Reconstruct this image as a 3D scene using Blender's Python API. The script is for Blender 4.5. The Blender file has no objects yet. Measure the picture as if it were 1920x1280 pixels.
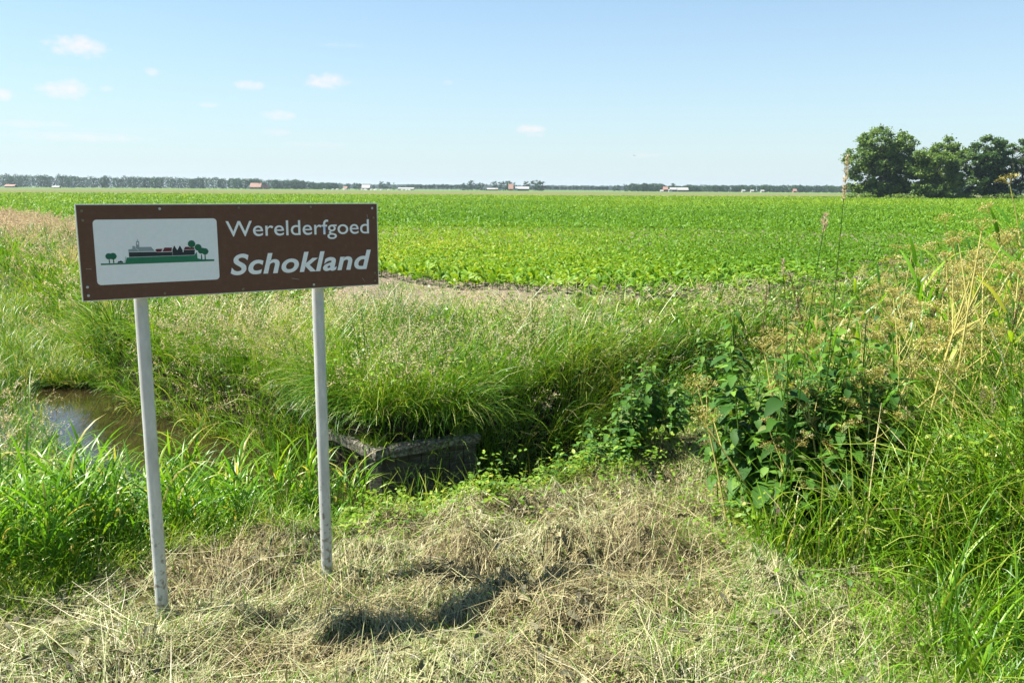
import bpy, math, random
import numpy as np
from mathutils import Vector, Matrix

scene = bpy.context.scene
COL = scene.collection
R = math.radians
PI = math.pi
rng = np.random.default_rng(7)
random.seed(7)

# ------------------------------------------------------------------ camera
FPX = 1600.0                                   # focal length in pixels of a 1920 px wide frame
PITCH = math.atan((640 - 355) / FPX)
ROLL = R(0.37)
EYE = 1.75
cam_d = bpy.data.cameras.new("camera")
cam = bpy.data.objects.new("camera", cam_d)
COL.objects.link(cam)
cam_d.sensor_width = 36.0
cam_d.lens = 36.0 * FPX / 1920.0
cam_d.clip_start = 0.05
cam_d.clip_end = 30000
fw = Vector((0, math.cos(PITCH), -math.sin(PITCH)))
up0 = Vector((0, math.sin(PITCH), math.cos(PITCH)))
rt0 = Vector((1, 0, 0))
rt = math.cos(ROLL) * rt0 + math.sin(ROLL) * up0
up = -math.sin(ROLL) * rt0 + math.cos(ROLL) * up0
M = Matrix((rt, up, -fw)).transposed().to_4x4()
M.translation = Vector((0, 0, EYE))
cam.matrix_world = M
scene.camera = cam

# ------------------------------------------------------------------ world, sun, exposure
SUN_DIR = Vector((-1.19, 0.14, 1.87)).normalized()     # towards the sun: from the left, high
SUN_EL = math.asin(SUN_DIR.z)
SUN_AZ = math.atan2(SUN_DIR.x, SUN_DIR.y)
scene.view_settings.view_transform = 'Standard'
scene.view_settings.look = 'None'
scene.view_settings.gamma = 1
scene.view_settings.exposure = 1.55
scene.render.engine = 'CYCLES'
scene.cycles.max_bounces = 8
scene.cycles.diffuse_bounces = 4
scene.cycles.transmission_bounces = 4
scene.cycles.volume_bounces = 0
scene.cycles.transparent_max_bounces = 8
scene.cycles.sample_clamp_indirect = 6

world = bpy.data.worlds.new("World")
scene.world = world
world.use_nodes = True
wt = world.node_tree
wt.nodes.clear()


def wn(t, **kw):
    n = wt.nodes.new(t)
    for k, v in kw.items():
        setattr(n, k, v)
    return n


def wmath(op, a, b=None, c=None, clamp=False):
    n = wn('ShaderNodeMath', operation=op, use_clamp=clamp)
    for i, v in enumerate((a, b, c)):
        if v is None:
            continue
        if isinstance(v, (int, float)):
            n.inputs[i].default_value = v
        else:
            wt.links.new(v, n.inputs[i])
    return n.outputs[0]


sky = wn('ShaderNodeTexSky', sky_type='NISHITA')
sky.sun_disc = False
sky.sun_elevation = SUN_EL
sky.sun_rotation = SUN_AZ
sky.air_density = 1.0
sky.dust_density = 0.4
sky.ozone_density = 1.0
sky.altitude = 0
bg = wn('ShaderNodeBackground')
bg.inputs['Strength'].default_value = 0.057
# small fair-weather clouds, fixed to compass directions of the sky: (azimuth deg, elevation deg, half width, half height, density)
CLOUDS = [
    (-26.15, 7.91, 1.85, 0.68, 1), (-26.96, 5.52, 1.54, 0.61, 0.9), (-22.19, 6.74, 0.43, 0.27, 0.6), (-24.72, 5.64, 0.44, 0.20, 0.5),
    (-30.04, 5.03, 0.54, 0.37, 0.8), (-16.71, 6.22, 1.05, 0.31, 0.85), (-11.84, 6.61, 1.51, 0.53, 0.9), (-14.87, 4.46, 1.14, 0.35, 0.8),
    (-15.07, 3.45, 0.93, 0.24, 0.45), (1.13, 3.88, 1.07, 0.32, 0.9), (1.41, 3.47, 0.72, 0.18, 0.7), (-19.12, 4.97, 0.64, 0.17, 0.45),
    (-26.33, 2.85, 4.31, 0.29, 0.5), (-29.01, 3.51, 2.46, 0.22, 0.4), (-4.24, 6.72, 0.43, 0.18, 0.3), (-10.95, 8.80, 2.07, 0.14, 0.22),
    (-12.46, 2.71, 2.39, 0.21, 0.3), (8.27, 2.20, 1.75, 0.18, 0.25),
]
cmix = wn('ShaderNodeMix', data_type='RGBA')
tintn = wn('ShaderNodeMix', data_type='RGBA', blend_type='MULTIPLY')
tintn.inputs['Factor'].default_value = 1
wt.links.new(sky.outputs[0], tintn.inputs[6])
tintn.inputs[7].default_value = (0.74, 0.97, 1.08, 1)      # clear summer air: a little bluer than the model's dusty one
pale = wn('ShaderNodeMix', data_type='RGBA')                 # the milky air near the horizon
pale.inputs[7].default_value = (4.35, 5.05, 5.35, 1)
tc = wn('ShaderNodeTexCoord')
sep = wn('ShaderNodeSeparateXYZ')
wt.links.new(tc.outputs['Generated'], sep.inputs[0])
az = wmath('MULTIPLY', wmath('ARCTAN2', sep.outputs[0], sep.outputs[1]), 180 / PI)
el = wmath('MULTIPLY', wmath('ARCSINE', sep.outputs[2]), 180 / PI)
wt.links.new(tintn.outputs[2], pale.inputs[6])
wt.links.new(wmath('MULTIPLY', wmath('EXPONENT', wmath('MULTIPLY', wmath('MAXIMUM', el, 0.0), -1 / 11.0)), 0.90), pale.inputs['Factor'])
wt.links.new(pale.outputs[2], cmix.inputs[6])
cv = wn('ShaderNodeCombineXYZ')
wt.links.new(az, cv.inputs[0])
wt.links.new(wmath('MULTIPLY', el, 1.7), cv.inputs[1])
nz = wn('ShaderNodeTexNoise', noise_dimensions='2D')
nz.inputs['Scale'].default_value = 1.15
nz.inputs['Detail'].default_value = 8
nz.inputs['Roughness'].default_value = 0.62
wt.links.new(cv.outputs[0], nz.inputs['Vector'])
nfac = wmath('MULTIPLY_ADD', nz.outputs[0], 2.4, -1.2)
total = None
for (a0, e0, sa, se, k) in CLOUDS:
    dx = wmath('DIVIDE', wmath('SUBTRACT', az, a0), sa)
    dy = wmath('DIVIDE', wmath('SUBTRACT', el, e0), se)
    d2 = wmath('ADD', wmath('MULTIPLY', dx, dx), wmath('MULTIPLY', dy, dy))
    m = wmath('SUBTRACT', wmath('ADD', 1.0, nfac), d2)
    m = wmath('MULTIPLY', wmath('MULTIPLY', m, 0.72, clamp=True), k)
    total = m if total is None else wmath('MAXIMUM', total, m)
cmask = wmath('MULTIPLY', total, 0.88, clamp=True)
wt.links.new(cmask, cmix.inputs['Factor'])

cmix.inputs[7].default_value = (6.1, 5.8, 5.85, 1)
wt.links.new(cmix.outputs[2], bg.inputs['Color'])
wo = wn('ShaderNodeOutputWorld')
wt.links.new(bg.outputs[0], wo.inputs['Surface'])

sun_d = bpy.data.lights.new("sun", 'SUN')
sun_d.energy = 5.0
sun_d.angle = R(0.5)
sun_d.color = (1.0, 0.95, 0.86)
sun = bpy.data.objects.new("sun", sun_d)
COL.objects.link(sun)
sun.rotation_euler = SUN_DIR.to_track_quat('Z', 'Y').to_euler()


# ------------------------------------------------------------------ helpers: objects and tags
def tag(o, label=None, cat=None, group=None, kind=None):
    if label:
        o['label'] = label
    if cat:
        o['category'] = cat
    if group:
        o['group'] = group
    if kind:
        o['kind'] = kind
    return o


def empty(name, loc=(0, 0, 0), rz=0.0):
    o = bpy.data.objects.new(name, None)
    o.location = loc
    o.rotation_euler = (0, 0, rz)
    o.empty_display_size = 0.1
    COL.objects.link(o)
    return o


def link(name, mesh, parent=None):
    o = bpy.data.objects.new(name, mesh)
    COL.objects.link(o)
    if parent is not None:
        o.parent = parent
    return o


def copy_tree(o, parent=None):
    c = o.copy()
    COL.objects.link(c)
    if parent is not None:
        c.parent = parent
    for ch in list(o.children):
        copy_tree(ch, c)
    return c


# materials of hard-edged things: their faces are shaded flat
HARD = {'brown_sign_face', 'aluminium_edge', 'white_film', 'weathered_wood', 'weathered_cap_wood', 'orange_roof_tile', 'grey_roof_sheet', 'pale_roof_sheet',
        'white_wall', 'brick_wall', 'dark_timber_wall', 'window_glass', 'orange_paint', 'dull_screw', 'zinc_screw', 'haze'}


class Geo:
    """Collects vertices and faces in numpy arrays and builds ONE mesh."""

    def __init__(self):
        self.v, self.t, self.f, self.n = [], [], [], 0

    def add(self, verts, faces, tint=0.5):
        verts = np.asarray(verts, dtype=np.float32).reshape(-1, 3)
        faces = np.asarray(faces, dtype=np.int64)
        t = np.broadcast_to(np.asarray(tint, dtype=np.float32), (len(verts),)) if np.ndim(tint) == 0 else np.asarray(tint, dtype=np.float32).reshape(-1)
        self.v.append(verts)
        self.t.append(t)
        self.f.append(faces + self.n)
        self.n += len(verts)

    def poly(self, pts, tint=0.5):
        self.add(pts, [list(range(len(pts)))], tint)

    def box(self, lo, hi, tint=0.5):
        x0, y0, z0 = lo
        x1, y1, z1 = hi
        v = [(x0, y0, z0), (x1, y0, z0), (x1, y1, z0), (x0, y1, z0), (x0, y0, z1), (x1, y0, z1), (x1, y1, z1), (x0, y1, z1)]
        f = [(0, 3, 2, 1), (4, 5, 6, 7), (0, 1, 5, 4), (1, 2, 6, 5), (2, 3, 7, 6), (3, 0, 4, 7)]
        self.add(v, f, tint)

    def mesh(self, name, mat, smooth=False):
        me = bpy.data.meshes.new(name)
        V = np.concatenate(self.v)
        T = np.concatenate(self.t)
        me.vertices.add(len(V))
        me.vertices.foreach_set('co', V.ravel())
        sizes = [np.full(len(f), f.shape[1], dtype=np.int64) for f in self.f]
        loops = np.concatenate([f.ravel() for f in self.f])
        sz = np.concatenate(sizes)
        start = np.concatenate([[0], np.cumsum(sz)[:-1]])
        me.loops.add(len(loops))
        me.loops.foreach_set('vertex_index', loops.astype(np.int32))
        me.polygons.add(len(sz))
        me.polygons.foreach_set('loop_start', start.astype(np.int32))
        hard = mat is not None and mat.name.split('.')[0] in HARD and not smooth
        me.polygons.foreach_set('use_smooth', np.full(len(sz), not hard, dtype=bool))
        at_ = me.attributes.new('tint', 'FLOAT', 'POINT')
        at_.data.foreach_set('value', T)
        me.update(calc_edges=True)
        me.validate()
        if mat is not None:
            me.materials.append(mat)
        return me

    def build(self, name, mat, parent=None, smooth=False):
        return link(name, self.mesh(name, mat, smooth), parent)


def fold_strip(g, P, Wd, Nd, tint):
    """P (N,K,3) spine, Wd (N,K,3) half width vectors, Nd (N,K,3) lift of both edges (V fold) or None."""
    N, K = P.shape[:2]
    if Nd is None:
        V = np.stack([P - Wd, P + Wd], axis=2)
        m = 2
    else:
        V = np.stack([P - Wd + Nd, P, P + Wd + Nd], axis=2)
        m = 3
    idx = np.arange(N * K * m).reshape(N, K, m)
    q = []
    for j in range(m - 1):
        q.append(np.stack([idx[:, :-1, j], idx[:, :-1, j + 1], idx[:, 1:, j + 1], idx[:, 1:, j]], axis=-1).reshape(-1, 4))
    t = np.broadcast_to(np.asarray(tint, dtype=np.float32).reshape(N, 1, 1), (N, K, m)).ravel()
    g.add(V.reshape(-1, 3), np.concatenate(q), t)


def spine(base, L, azim, th0, curve, K, power=1.4):
    """A bending line: angle from the vertical th0 -> th0+curve, in the vertical plane of direction azim."""
    N = len(base)
    s = np.linspace(0, 1, K)
    th = th0[:, None] + curve[:, None] * (s[None, :] ** power)
    hor = np.stack([np.sin(azim), np.cos(azim), np.zeros(N)], -1)
    d = np.sin(th)[..., None] * hor[:, None, :] + np.cos(th)[..., None] * np.array([0, 0, 1.0])
    step = (L / (K - 1))[:, None, None] * d
    P = np.zeros((N, K, 3))
    P[:, 1:] = np.cumsum(step[:, :-1], axis=1)
    return P + base[:, None, :], d


def blades(g, base, L, width, azim, th0, curve, tint, K=4, prof=None, follow=False, fold=0.0):
    N = len(base)
    P, T = spine(base, L, azim, th0, curve, K)
    if follow:
        P[..., 2] += height(P[..., 0], P[..., 1]) - height(base[:, 0], base[:, 1])[:, None]
    tw = azim + rng.normal(0, 0.5, N)
    side = np.stack([np.cos(tw), -np.sin(tw), rng.normal(0, 0.25, N)], -1)
    prof = np.linspace(1, 0.08, K) ** 0.6 if prof is None else np.asarray(prof)
    Wd = side[:, None, :] * (0.5 * width)[:, None, None] * prof[None, :, None]
    Nd = None
    if fold:
        n = np.cross(T, side[:, None, :])
        Nd = n * np.linalg.norm(Wd, axis=-1, keepdims=True) * fold
    fold_strip(g, P, Wd, Nd, tint)
    return P


def tubes(g, P, r0, r1, tint, sides=4):
    """P (N,K,3); round stems tapering r0 -> r1."""
    N, K = P.shape[:2]
    T = np.gradient(P, axis=1)
    T /= np.linalg.norm(T, axis=-1, keepdims=True) + 1e-9
    ref = np.where(np.abs(T[..., 2:3]) > 0.9, np.array([1.0, 0, 0]), np.array([0, 0, 1.0]))
    A = np.cross(T, ref)
    A /= np.linalg.norm(A, axis=-1, keepdims=True) + 1e-9
    B = np.cross(T, A)
    s = np.linspace(0, 1, K)
    r0 = np.broadcast_to(np.asarray(r0, float), (N,))
    r1 = np.broadcast_to(np.asarray(r1, float), (N,))
    rad = r0[:, None] + (r1 - r0)[:, None] * s[None, :]
    an = np.arange(sides) * 2 * PI / sides
    V = P[:, :, None, :] + rad[:, :, None, None] * (np.cos(an)[None, None, :, None] * A[:, :, None, :] + np.sin(an)[None, None, :, None] * B[:, :, None, :])
    idx = np.arange(N * K * sides).reshape(N, K, sides)
    nx = np.roll(idx, -1, axis=2)
    q = np.stack([idx[:, :-1], nx[:, :-1], nx[:, 1:], idx[:, 1:]], axis=-1).reshape(-1, 4)
    t = np.broadcast_to(np.broadcast_to(np.asarray(tint, dtype=np.float32), (N,)).reshape(N, 1, 1), (N, K, sides)).ravel()
    g.add(V.reshape(-1, 3), q, t)
    g.add(V[:, -1].reshape(-1, 3), np.arange(N * sides).reshape(N, sides), np.broadcast_to(np.asarray(tint, dtype=np.float32), (N,)).repeat(sides))


def leaves(g, pos, d, nrm, L, width, prof, tint, fold=0.25, droop=0.3):
    """Leaves growing from pos along d, face towards nrm."""
    N = len(pos)
    d = d / (np.linalg.norm(d, axis=-1, keepdims=True) + 1e-9)
    side = np.cross(d, nrm)
    side /= np.linalg.norm(side, axis=-1, keepdims=True) + 1e-9
    n = np.cross(side, d)
    prof = np.asarray(prof)
    K = len(prof)
    s = np.linspace(0, 1, K)
    L = np.broadcast_to(np.asarray(L, float), (N,))
    width = np.broadcast_to(np.asarray(width, float), (N,))
    dr = np.broadcast_to(np.asarray(droop, float), (N,))
    P = pos[:, None, :] + d[:, None, :] * (L[:, None] * s)[..., None] - n[:, None, :] * ((L * dr)[:, None] * s ** 2)[..., None]
    Wd = side[:, None, :] * (0.5 * width[:, None] * prof)[..., None]
    Nd = None
    if fold:
        Nd = n[:, None, :] * (0.5 * width[:, None] * prof * fold)[..., None]
    fold_strip(g, P, Wd, Nd, np.broadcast_to(np.asarray(tint, float), (N,)))


def cards(g, c, size, tint, flat=0.0, aspect=0.65):
    """Leaf-sized faces with random tilt around the points c."""
    N = len(c)
    n = rng.normal(0, 1, (N, 3))
    n[:, 2] = np.abs(n[:, 2]) + flat
    n /= np.linalg.norm(n, axis=-1, keepdims=True)
    a = np.cross(n, rng.normal(0, 1, (N, 3)))
    a /= np.linalg.norm(a, axis=-1, keepdims=True) + 1e-9
    b = np.cross(n, a)
    size = np.broadcast_to(np.asarray(size, float), (N,))[:, None] * 0.5
    bow = n * size * 0.25
    V = np.stack([c - a * size, c - b * size * aspect + bow, c + a * size, c + b * size * aspect + bow], axis=1)
    g.add(V.reshape(-1, 3), np.arange(4 * N).reshape(N, 4), np.broadcast_to(np.asarray(tint, np.float32), (N,)).repeat(4))


# ------------------------------------------------------------------ helpers: noise and terrain
_tab = np.random.default_rng(3).random((64, 256, 256)).astype(np.float32)


def noise(x, y, f, s):
    x = np.asarray(x, float) * f + 1000.0
    y = np.asarray(y, float) * f + 1000.0
    xi = np.floor(x).astype(np.int64)
    yi = np.floor(y).astype(np.int64)
    u = x - xi
    v = y - yi
    u = u * u * (3 - 2 * u)
    v = v * v * (3 - 2 * v)
    t = _tab[s]
    a = t[xi % 256, yi % 256]
    b = t[(xi + 1) % 256, yi % 256]
    c = t[xi % 256, (yi + 1) % 256]
    d = t[(xi + 1) % 256, (yi + 1) % 256]
    return (a * (1 - u) + b * u) * (1 - v) + (c * (1 - u) + d * u) * v


def fbm(x, y, f, s, o=3):
    r, a, tot = 0.0, 1.0, 0.0
    for k in range(o):
        r = r + a * noise(x, y, f * 2 ** k, s + k)
        tot += a
        a *= 0.5
    return r / tot


def sstep(a, b, x):
    t = np.clip((np.asarray(x, float) - a) / (b - a), 0, 1)
    return t * t * (3 - 2 * t)


# centre line of the ditch (x, y, half width of the water)
DITCH = np.array([(-90, 125, .4), (-34, 52, .4), (-21, 31, .4), (-10.2, 17.2, .4), (-7.1, 12.6, .28), (-4.85, 9.85, .58), (-3.05, 7.9, .88),
                  (-1.42, 6.62, .50), (-0.15, 7.17, .53), (2.0, 10.1, .5), (5, 13, .5), (14, 20, .5), (40, 38, .5), (120, 90, .5)], float)
WATER_Z = -1.0


def ditch_dist(x, y):
    x = np.asarray(x, float)
    y = np.asarray(y, float)
    best = np.full(x.shape, 1e9)
    for a, b in zip(DITCH[:-1], DITCH[1:]):
        ex, ey = b[0] - a[0], b[1] - a[1]
        t = np.clip(((x - a[0]) * ex + (y - a[1]) * ey) / (ex * ex + ey * ey), 0, 1)
        d = np.hypot(x - a[0] - t * ex, y - a[1] - t * ey) - (a[2] + t * (b[2] - a[2]))
        best = np.minimum(best, d)
    return best


def inside(x, y, poly):
    x = np.asarray(x, float)
    y = np.asarray(y, float)
    r = np.zeros(x.shape, bool)
    n = len(poly)
    for i in range(n):
        x0, y0 = poly[i][:2]
        x1, y1 = poly[(i + 1) % n][:2]
        c = ((y0 > y) != (y1 > y)) & (x < (x1 - x0) * (y - y0) / (y1 - y0 + 1e-12) + x0)
        r ^= c
    return r


FAR_SIDE = [tuple(p[:2]) for p in DITCH] + [(9000, 90), (9000, 9000), (-9000, 9000), (-9000, 125)]
# near boundary of the crop field
EDGE = [(-130, 190), (-32, 54), (-18.4, 35.6), (-9, 24.0), (-2.6, 16.9), (-1.0, 14.9), (0.6, 14.5), (2.3, 14.9), (4.5, 16.2), (14, 24), (60, 56), (200, 150)]
FIELD = EDGE + [(200, 262), (-130, 200)]
CORNER = np.array([-1.18, 7.16])


def rim_width(x):
    """How far the unmown slope reaches from the water on the near side."""
    t = np.clip(-1.3 - np.asarray(x, float), 0, 1.6)
    return 0.45 + 0.95 * t + 0.16 * t * t



def height(x, y):
    x = np.asarray(x, float)
    y = np.asarray(y, float)
    d = ditch_dist(x, y)
    far = inside(x, y, FAR_SIDE)
    wood = sstep(1.5, 0.9, np.hypot(x - CORNER[0], y - CORNER[1]))
    base_far = -0.34 + 0.34 * sstep(0.3, 4.5, d)
    base_near = -0.46 + 0.12 * sstep(1.2, 4.0, x) + 0.25 * sstep(-3.8, -6.5, x) + 0.2 * sstep(3.0, -2.0, y)
    b = np.where(far, base_far, base_near)
    slope = np.where(far, np.where(y < 12.5, 0.30 + .22 * sstep(-.2, .8, x), 0.62) * (1 - wood) + 0.10 * wood, 0.22 + rim_width(x) * 1.0)
    near = sstep(60, 20, np.hypot(x, y))
    bump = (fbm(x, y, 1.1, 0, 3) - 0.5) * 0.22 + (fbm(x, y, 3.4, 5, 3) - 0.5) * 0.29
    bump = np.where(far, bump * 0.7 * sstep(5.5, 3.0, d), bump) * near
    pile = 0.17 * np.exp(-((x - 0.42) ** 2 / 0.10 + (y - 6.45) ** 2 / 0.05)) + 0.12 * np.exp(-((x - 1.0) ** 2 / 0.1 + (y - 7.0) ** 2 / 0.08)) \
        + 0.10 * np.exp(-((x - 0.3) ** 2 / 0.3 + (y - 3.55) ** 2 / 0.03)) \
        - 0.10 * np.exp(-((x - 0.35) ** 2 / 0.35 + (y - 4.75) ** 2 / 0.03)) + 0.1 * np.exp(-((x - 0.6) ** 2 / 0.2 + (y - 5.05) ** 2 / 0.02))
    foot = np.exp(-((x + 1.83) ** 2 + (y - 4.16) ** 2) / .10) + np.exp(-((x + 1.06) ** 2 + (y - 4.66) ** 2) / .06)
    bump = bump * (1 - .9 * np.clip(foot, 0, 1))
    z = b + bump + np.where(far, 0, pile) - np.clip(foot, 0, 1) * np.where(x < -1.4, .09, .055)
    k = sstep(0.0, 1.0, d / slope)
    return -1.35 + (z + 1.35) * k * 1.0 + np.where(d < 0, 0, 0)


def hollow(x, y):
    """Foot of the tall weeds: grass left out, ground painted darker as deep shade."""
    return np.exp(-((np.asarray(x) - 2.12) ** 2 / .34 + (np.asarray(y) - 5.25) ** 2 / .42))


def far(px, D):
    """x of a thing at distance D that stands in the direction of column px (1920 wide)."""
    return (px - 960) / FPX * D


def scatter(n, r0, r1, a0=-40, a1=40, p=0.0):
    """Points around the viewpoint, denser near it."""
    u = rng.random(n)
    r = r0 * (r1 / r0) ** u
    a = np.radians(rng.uniform(a0, a1, n))
    return r * np.sin(a), r * np.cos(a)


# ------------------------------------------------------------------ materials
def mat_new(name):
    m = bpy.data.materials.new(name)
    m.use_nodes = True
    nt = m.node_tree
    nt.nodes.clear()
    return m, nt


def ramp_node(nt, stops):
    r = nt.nodes.new('ShaderNodeValToRGB')
    e = r.color_ramp.elements
    while len(e) < len(stops):
        e.new(0.5)
    for i, (p, c) in enumerate(stops):
        e[i].position = p
        e[i].color = (*c, 1)
    return r


def leaf_mat(name, stops, trans=0.35, rough=0.45, spec=0.35, tcol=(1.25, 1.15, 0.5), jitter=True):
    m, nt = mat_new(name)
    at_ = nt.nodes.new('ShaderNodeAttribute')
    at_.attribute_name = 'tint'
    r = ramp_node(nt, stops)
    nt.links.new(at_.outputs['Fac'], r.inputs[0])
    p = nt.nodes.new('ShaderNodeBsdfPrincipled')
    p.inputs['Roughness'].default_value = rough
    p.inputs['Specular IOR Level'].default_value = spec
    nt.links.new(r.outputs[0], p.inputs['Base Color'])
    t = nt.nodes.new('ShaderNodeBsdfTranslucent')
    mu = nt.nodes.new('ShaderNodeMix')
    mu.data_type = 'RGBA'
    mu.blend_type = 'MULTIPLY'
    mu.inputs['Factor'].default_value = 1
    nt.links.new(r.outputs[0], mu.inputs[6])
    mu.inputs[7].default_value = (*tcol, 1)
    nt.links.new(mu.outputs[2], t.inputs['Color'])
    mx = nt.nodes.new('ShaderNodeMixShader')
    mx.inputs[0].default_value = trans
    nt.links.new(p.outputs[0], mx.inputs[1])
    nt.links.new(t.outputs[0], mx.inputs[2])
    o = nt.nodes.new('ShaderNodeOutputMaterial')
    nt.links.new(mx.outputs[0], o.inputs[0])
    return m


def noise_mat(name, stops, scale=8.0, rough=0.7, metal=0.0, spec=0.3, bump=0.0, detail=5, coords='Object', stretch=(1, 1, 1)):
    m, nt = mat_new(name)
    tcn = nt.nodes.new('ShaderNodeTexCoord')
    mp = nt.nodes.new('ShaderNodeMapping')
    mp.inputs['Scale'].default_value = stretch
    nt.links.new(tcn.outputs[coords], mp.inputs[0])
    n = nt.nodes.new('ShaderNodeTexNoise')
    n.inputs['Scale'].default_value = scale
    n.inputs['Detail'].default_value = detail
    n.inputs['Roughness'].default_value = 0.65
    nt.links.new(mp.outputs[0], n.inputs['Vector'])
    r = ramp_node(nt, stops)
    nt.links.new(n.outputs[0], r.inputs[0])
    p = nt.nodes.new('ShaderNodeBsdfPrincipled')
    p.inputs['Roughness'].default_value = rough
    p.inputs['Metallic'].default_value = metal
    p.inputs['Specular IOR Level'].default_value = spec
    nt.links.new(r.outputs[0], p.inputs['Base Color'])
    if bump:
        b = nt.nodes.new('ShaderNodeBump')
        b.inputs['Strength'].default_value = bump
        b.inputs['Distance'].default_value = 0.02
        nt.links.new(n.outputs[0], b.inputs['Height'])
        nt.links.new(b.outputs[0], p.inputs['Normal'])
    o = nt.nodes.new('ShaderNodeOutputMaterial')
    nt.links.new(p.outputs[0], o.inputs[0])
    return m


def flat_mat(name, c, rough=0.5, var=0.12, scale=20, metal=0.0, spec=0.4):
    lo = tuple(v * (1 - var) for v in c)
    hi = tuple(min(1, v * (1 + var)) for v in c)
    return noise_mat(name, [(0.3, lo), (0.7, hi)], scale, rough, metal, spec)


def ground_mat():
    m, nt = mat_new('ground')
    at_ = nt.nodes.new('ShaderNodeAttribute')
    at_.attribute_name = 'tint'
    tcn = nt.nodes.new('ShaderNodeTexCoord')
    n = nt.nodes.new('ShaderNodeTexNoise')
    n.inputs['Scale'].default_value = 9
    n.inputs['Detail'].default_value = 9
    n.inputs['Roughness'].default_value = 0.7
    nt.links.new(tcn.outputs['Object'], n.inputs['Vector'])
    # tint picks the cover: 0 bare soil, .33 thatch under mown hay, .66 grass roots, 1 wet ditch mud
    lo = ramp_node(nt, [(0.0, (.085, .066, .046)), (0.33, (.06, .05, .024)), (0.66, (.022, .032, .008)), (1.0, (.012, .010, .006))])
    hi = ramp_node(nt, [(0.0, (.26, .215, .165)), (0.33, (.18, .155, .075)), (0.66, (.06, .075, .02)), (1.0, (.04, .032, .02))])
    nt.links.new(at_.outputs['Fac'], lo.inputs[0])
    nt.links.new(at_.outputs['Fac'], hi.inputs[0])
    mx = nt.nodes.new('ShaderNodeMix')
    mx.data_type = 'RGBA'
    rr = ramp_node(nt, [(0.35, (0, 0, 0)), (0.65, (1, 1, 1))])
    nt.links.new(n.outputs[0], rr.inputs[0])
    nt.links.new(rr.outputs[0], mx.inputs['Factor'])
    nt.links.new(lo.outputs[0], mx.inputs[6])
    nt.links.new(hi.outputs[0], mx.inputs[7])
    p = nt.nodes.new('ShaderNodeBsdfPrincipled')
    p.inputs['Roughness'].default_value = 0.95
    p.inputs['Specular IOR Level'].default_value = 0.1
    nt.links.new(mx.outputs[2], p.inputs['Base Color'])
    b = nt.nodes.new('ShaderNodeBump')
    b.inputs['Strength'].default_value = 0.8
    b.inputs['Distance'].default_value = 0.03
    nt.links.new(n.outputs[0], b.inputs['Height'])
    nt.links.new(b.outputs[0], p.inputs['Normal'])
    o = nt.nodes.new('ShaderNodeOutputMaterial')
    nt.links.new(p.outputs[0], o.inputs[0])
    return m


M_ground = ground_mat()
M_water = noise_mat('ditch_water', [(0.3, (.012, .009, .004)), (0.7, (.03, .022, .010))], 3, 0.03, 0, 0.6, bump=0.05)
GRASS = [(0.0, (.018, .065, .006)), (0.35, (.070, .19, .007)), (0.7, (.18, .34, .012)), (0.86, (.31, .40, .05)), (1.0, (.48, .42, .21))]
M_grass = leaf_mat('grass_blade', GRASS, 0.36, 0.38, 0.4)
M_grass_far = leaf_mat('bank_grass_blade', GRASS, 0.34, 0.40, 0.4)
M_seed = leaf_mat('grass_seed_head', [(0.0, (.32, .22, .15)), (0.5, (.52, .42, .29)), (1.0, (.70, .62, .44))], 0.5, 0.7, 0.1, (1.1, 1.0, .8))
M_hay = leaf_mat('mown_hay', [(0.0, (.045, .035, .017)), (0.2, (.14, .11, .05)), (0.5, (.45, .40, .205)), (0.72, (.33, .36, .155)), (0.85, (.14, .20, .04)), (1.0, (.64, .59, .41))], 0.2, 0.5, 0.3, (1.1, 1.0, .7))
M_reed = leaf_mat('reed_leaf', [(0.0, (.05, .15, .015)), (0.5, (.13, .31, .016)), (0.9, (.28, .42, .03)), (1.0, (.45, .40, .12))], 0.48, 0.33, 0.4)
M_nettle = leaf_mat('nettle_leaf', [(0.0, (.020, .066, .012)), (0.6, (.062, .155, .018)), (0.85, (.15, .27, .03)), (1.0, (.13, .09, .085))], 0.3, 0.6, 0.2, (1.2, 1.2, .5))
M_herb = leaf_mat('herb_leaf', [(0.0, (.05, .13, .012)), (0.6, (.15, .28, .015)), (1.0, (.34, .38, .05))], 0.38, 0.5, 0.3)
M_umbel = leaf_mat('umbel_stalk', [(0.0, (.14, .19, .04)), (0.5, (.40, .36, .09)), (1.0, (.54, .48, .18))], 0.15, 0.5, 0.35, (1.1, 1., .6))
M_umbseed = leaf_mat('umbel_seed', [(0.0, (.22, .17, .035)), (0.5, (.42, .37, .09)), (1.0, (.66, .62, .34))], 0.3, 0.6, 0.2, (1.1, 1., .6))
M_dock = leaf_mat('dock_seed', [(0.0, (.05, .028, .018)), (1.0, (.15, .08, .045))], 0.15, 0.6, 0.2)
M_crop = leaf_mat('crop_leaf', [(0.0, (.040, .12, .010)), (0.5, (.110, .245, .016)), (0.8, (.22, .34, .018)), (1.0, (.38, .40, .05))], 0.38, 0.5, 0.2)
M_tree = leaf_mat('tree_leaf', [(0.0, (.042, .095, .024)), (0.5, (.115, .20, .046)), (1.0, (.20, .30, .065))], 0.38, 0.5, 0.3)
M_tree2 = leaf_mat('dark_tree_leaf', [(0.0, (.026, .070, .024)), (0.5, (.066, .135, .040)), (1.0, (.11, .19, .05))], 0.35, 0.5, 0.3)
M_woodland = leaf_mat('far_woodland_leaf', [(0.0, (.012, .038, .015)), (0.5, (.027, .070, .025)), (1.0, (.060, .12, .040))], 0.25, 0.6, 0.1)
M_bark = noise_mat('bark', [(0.3, (.05, .042, .032)), (0.7, (.13, .115, .09))], 4, 0.9, bump=0.5)
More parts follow.
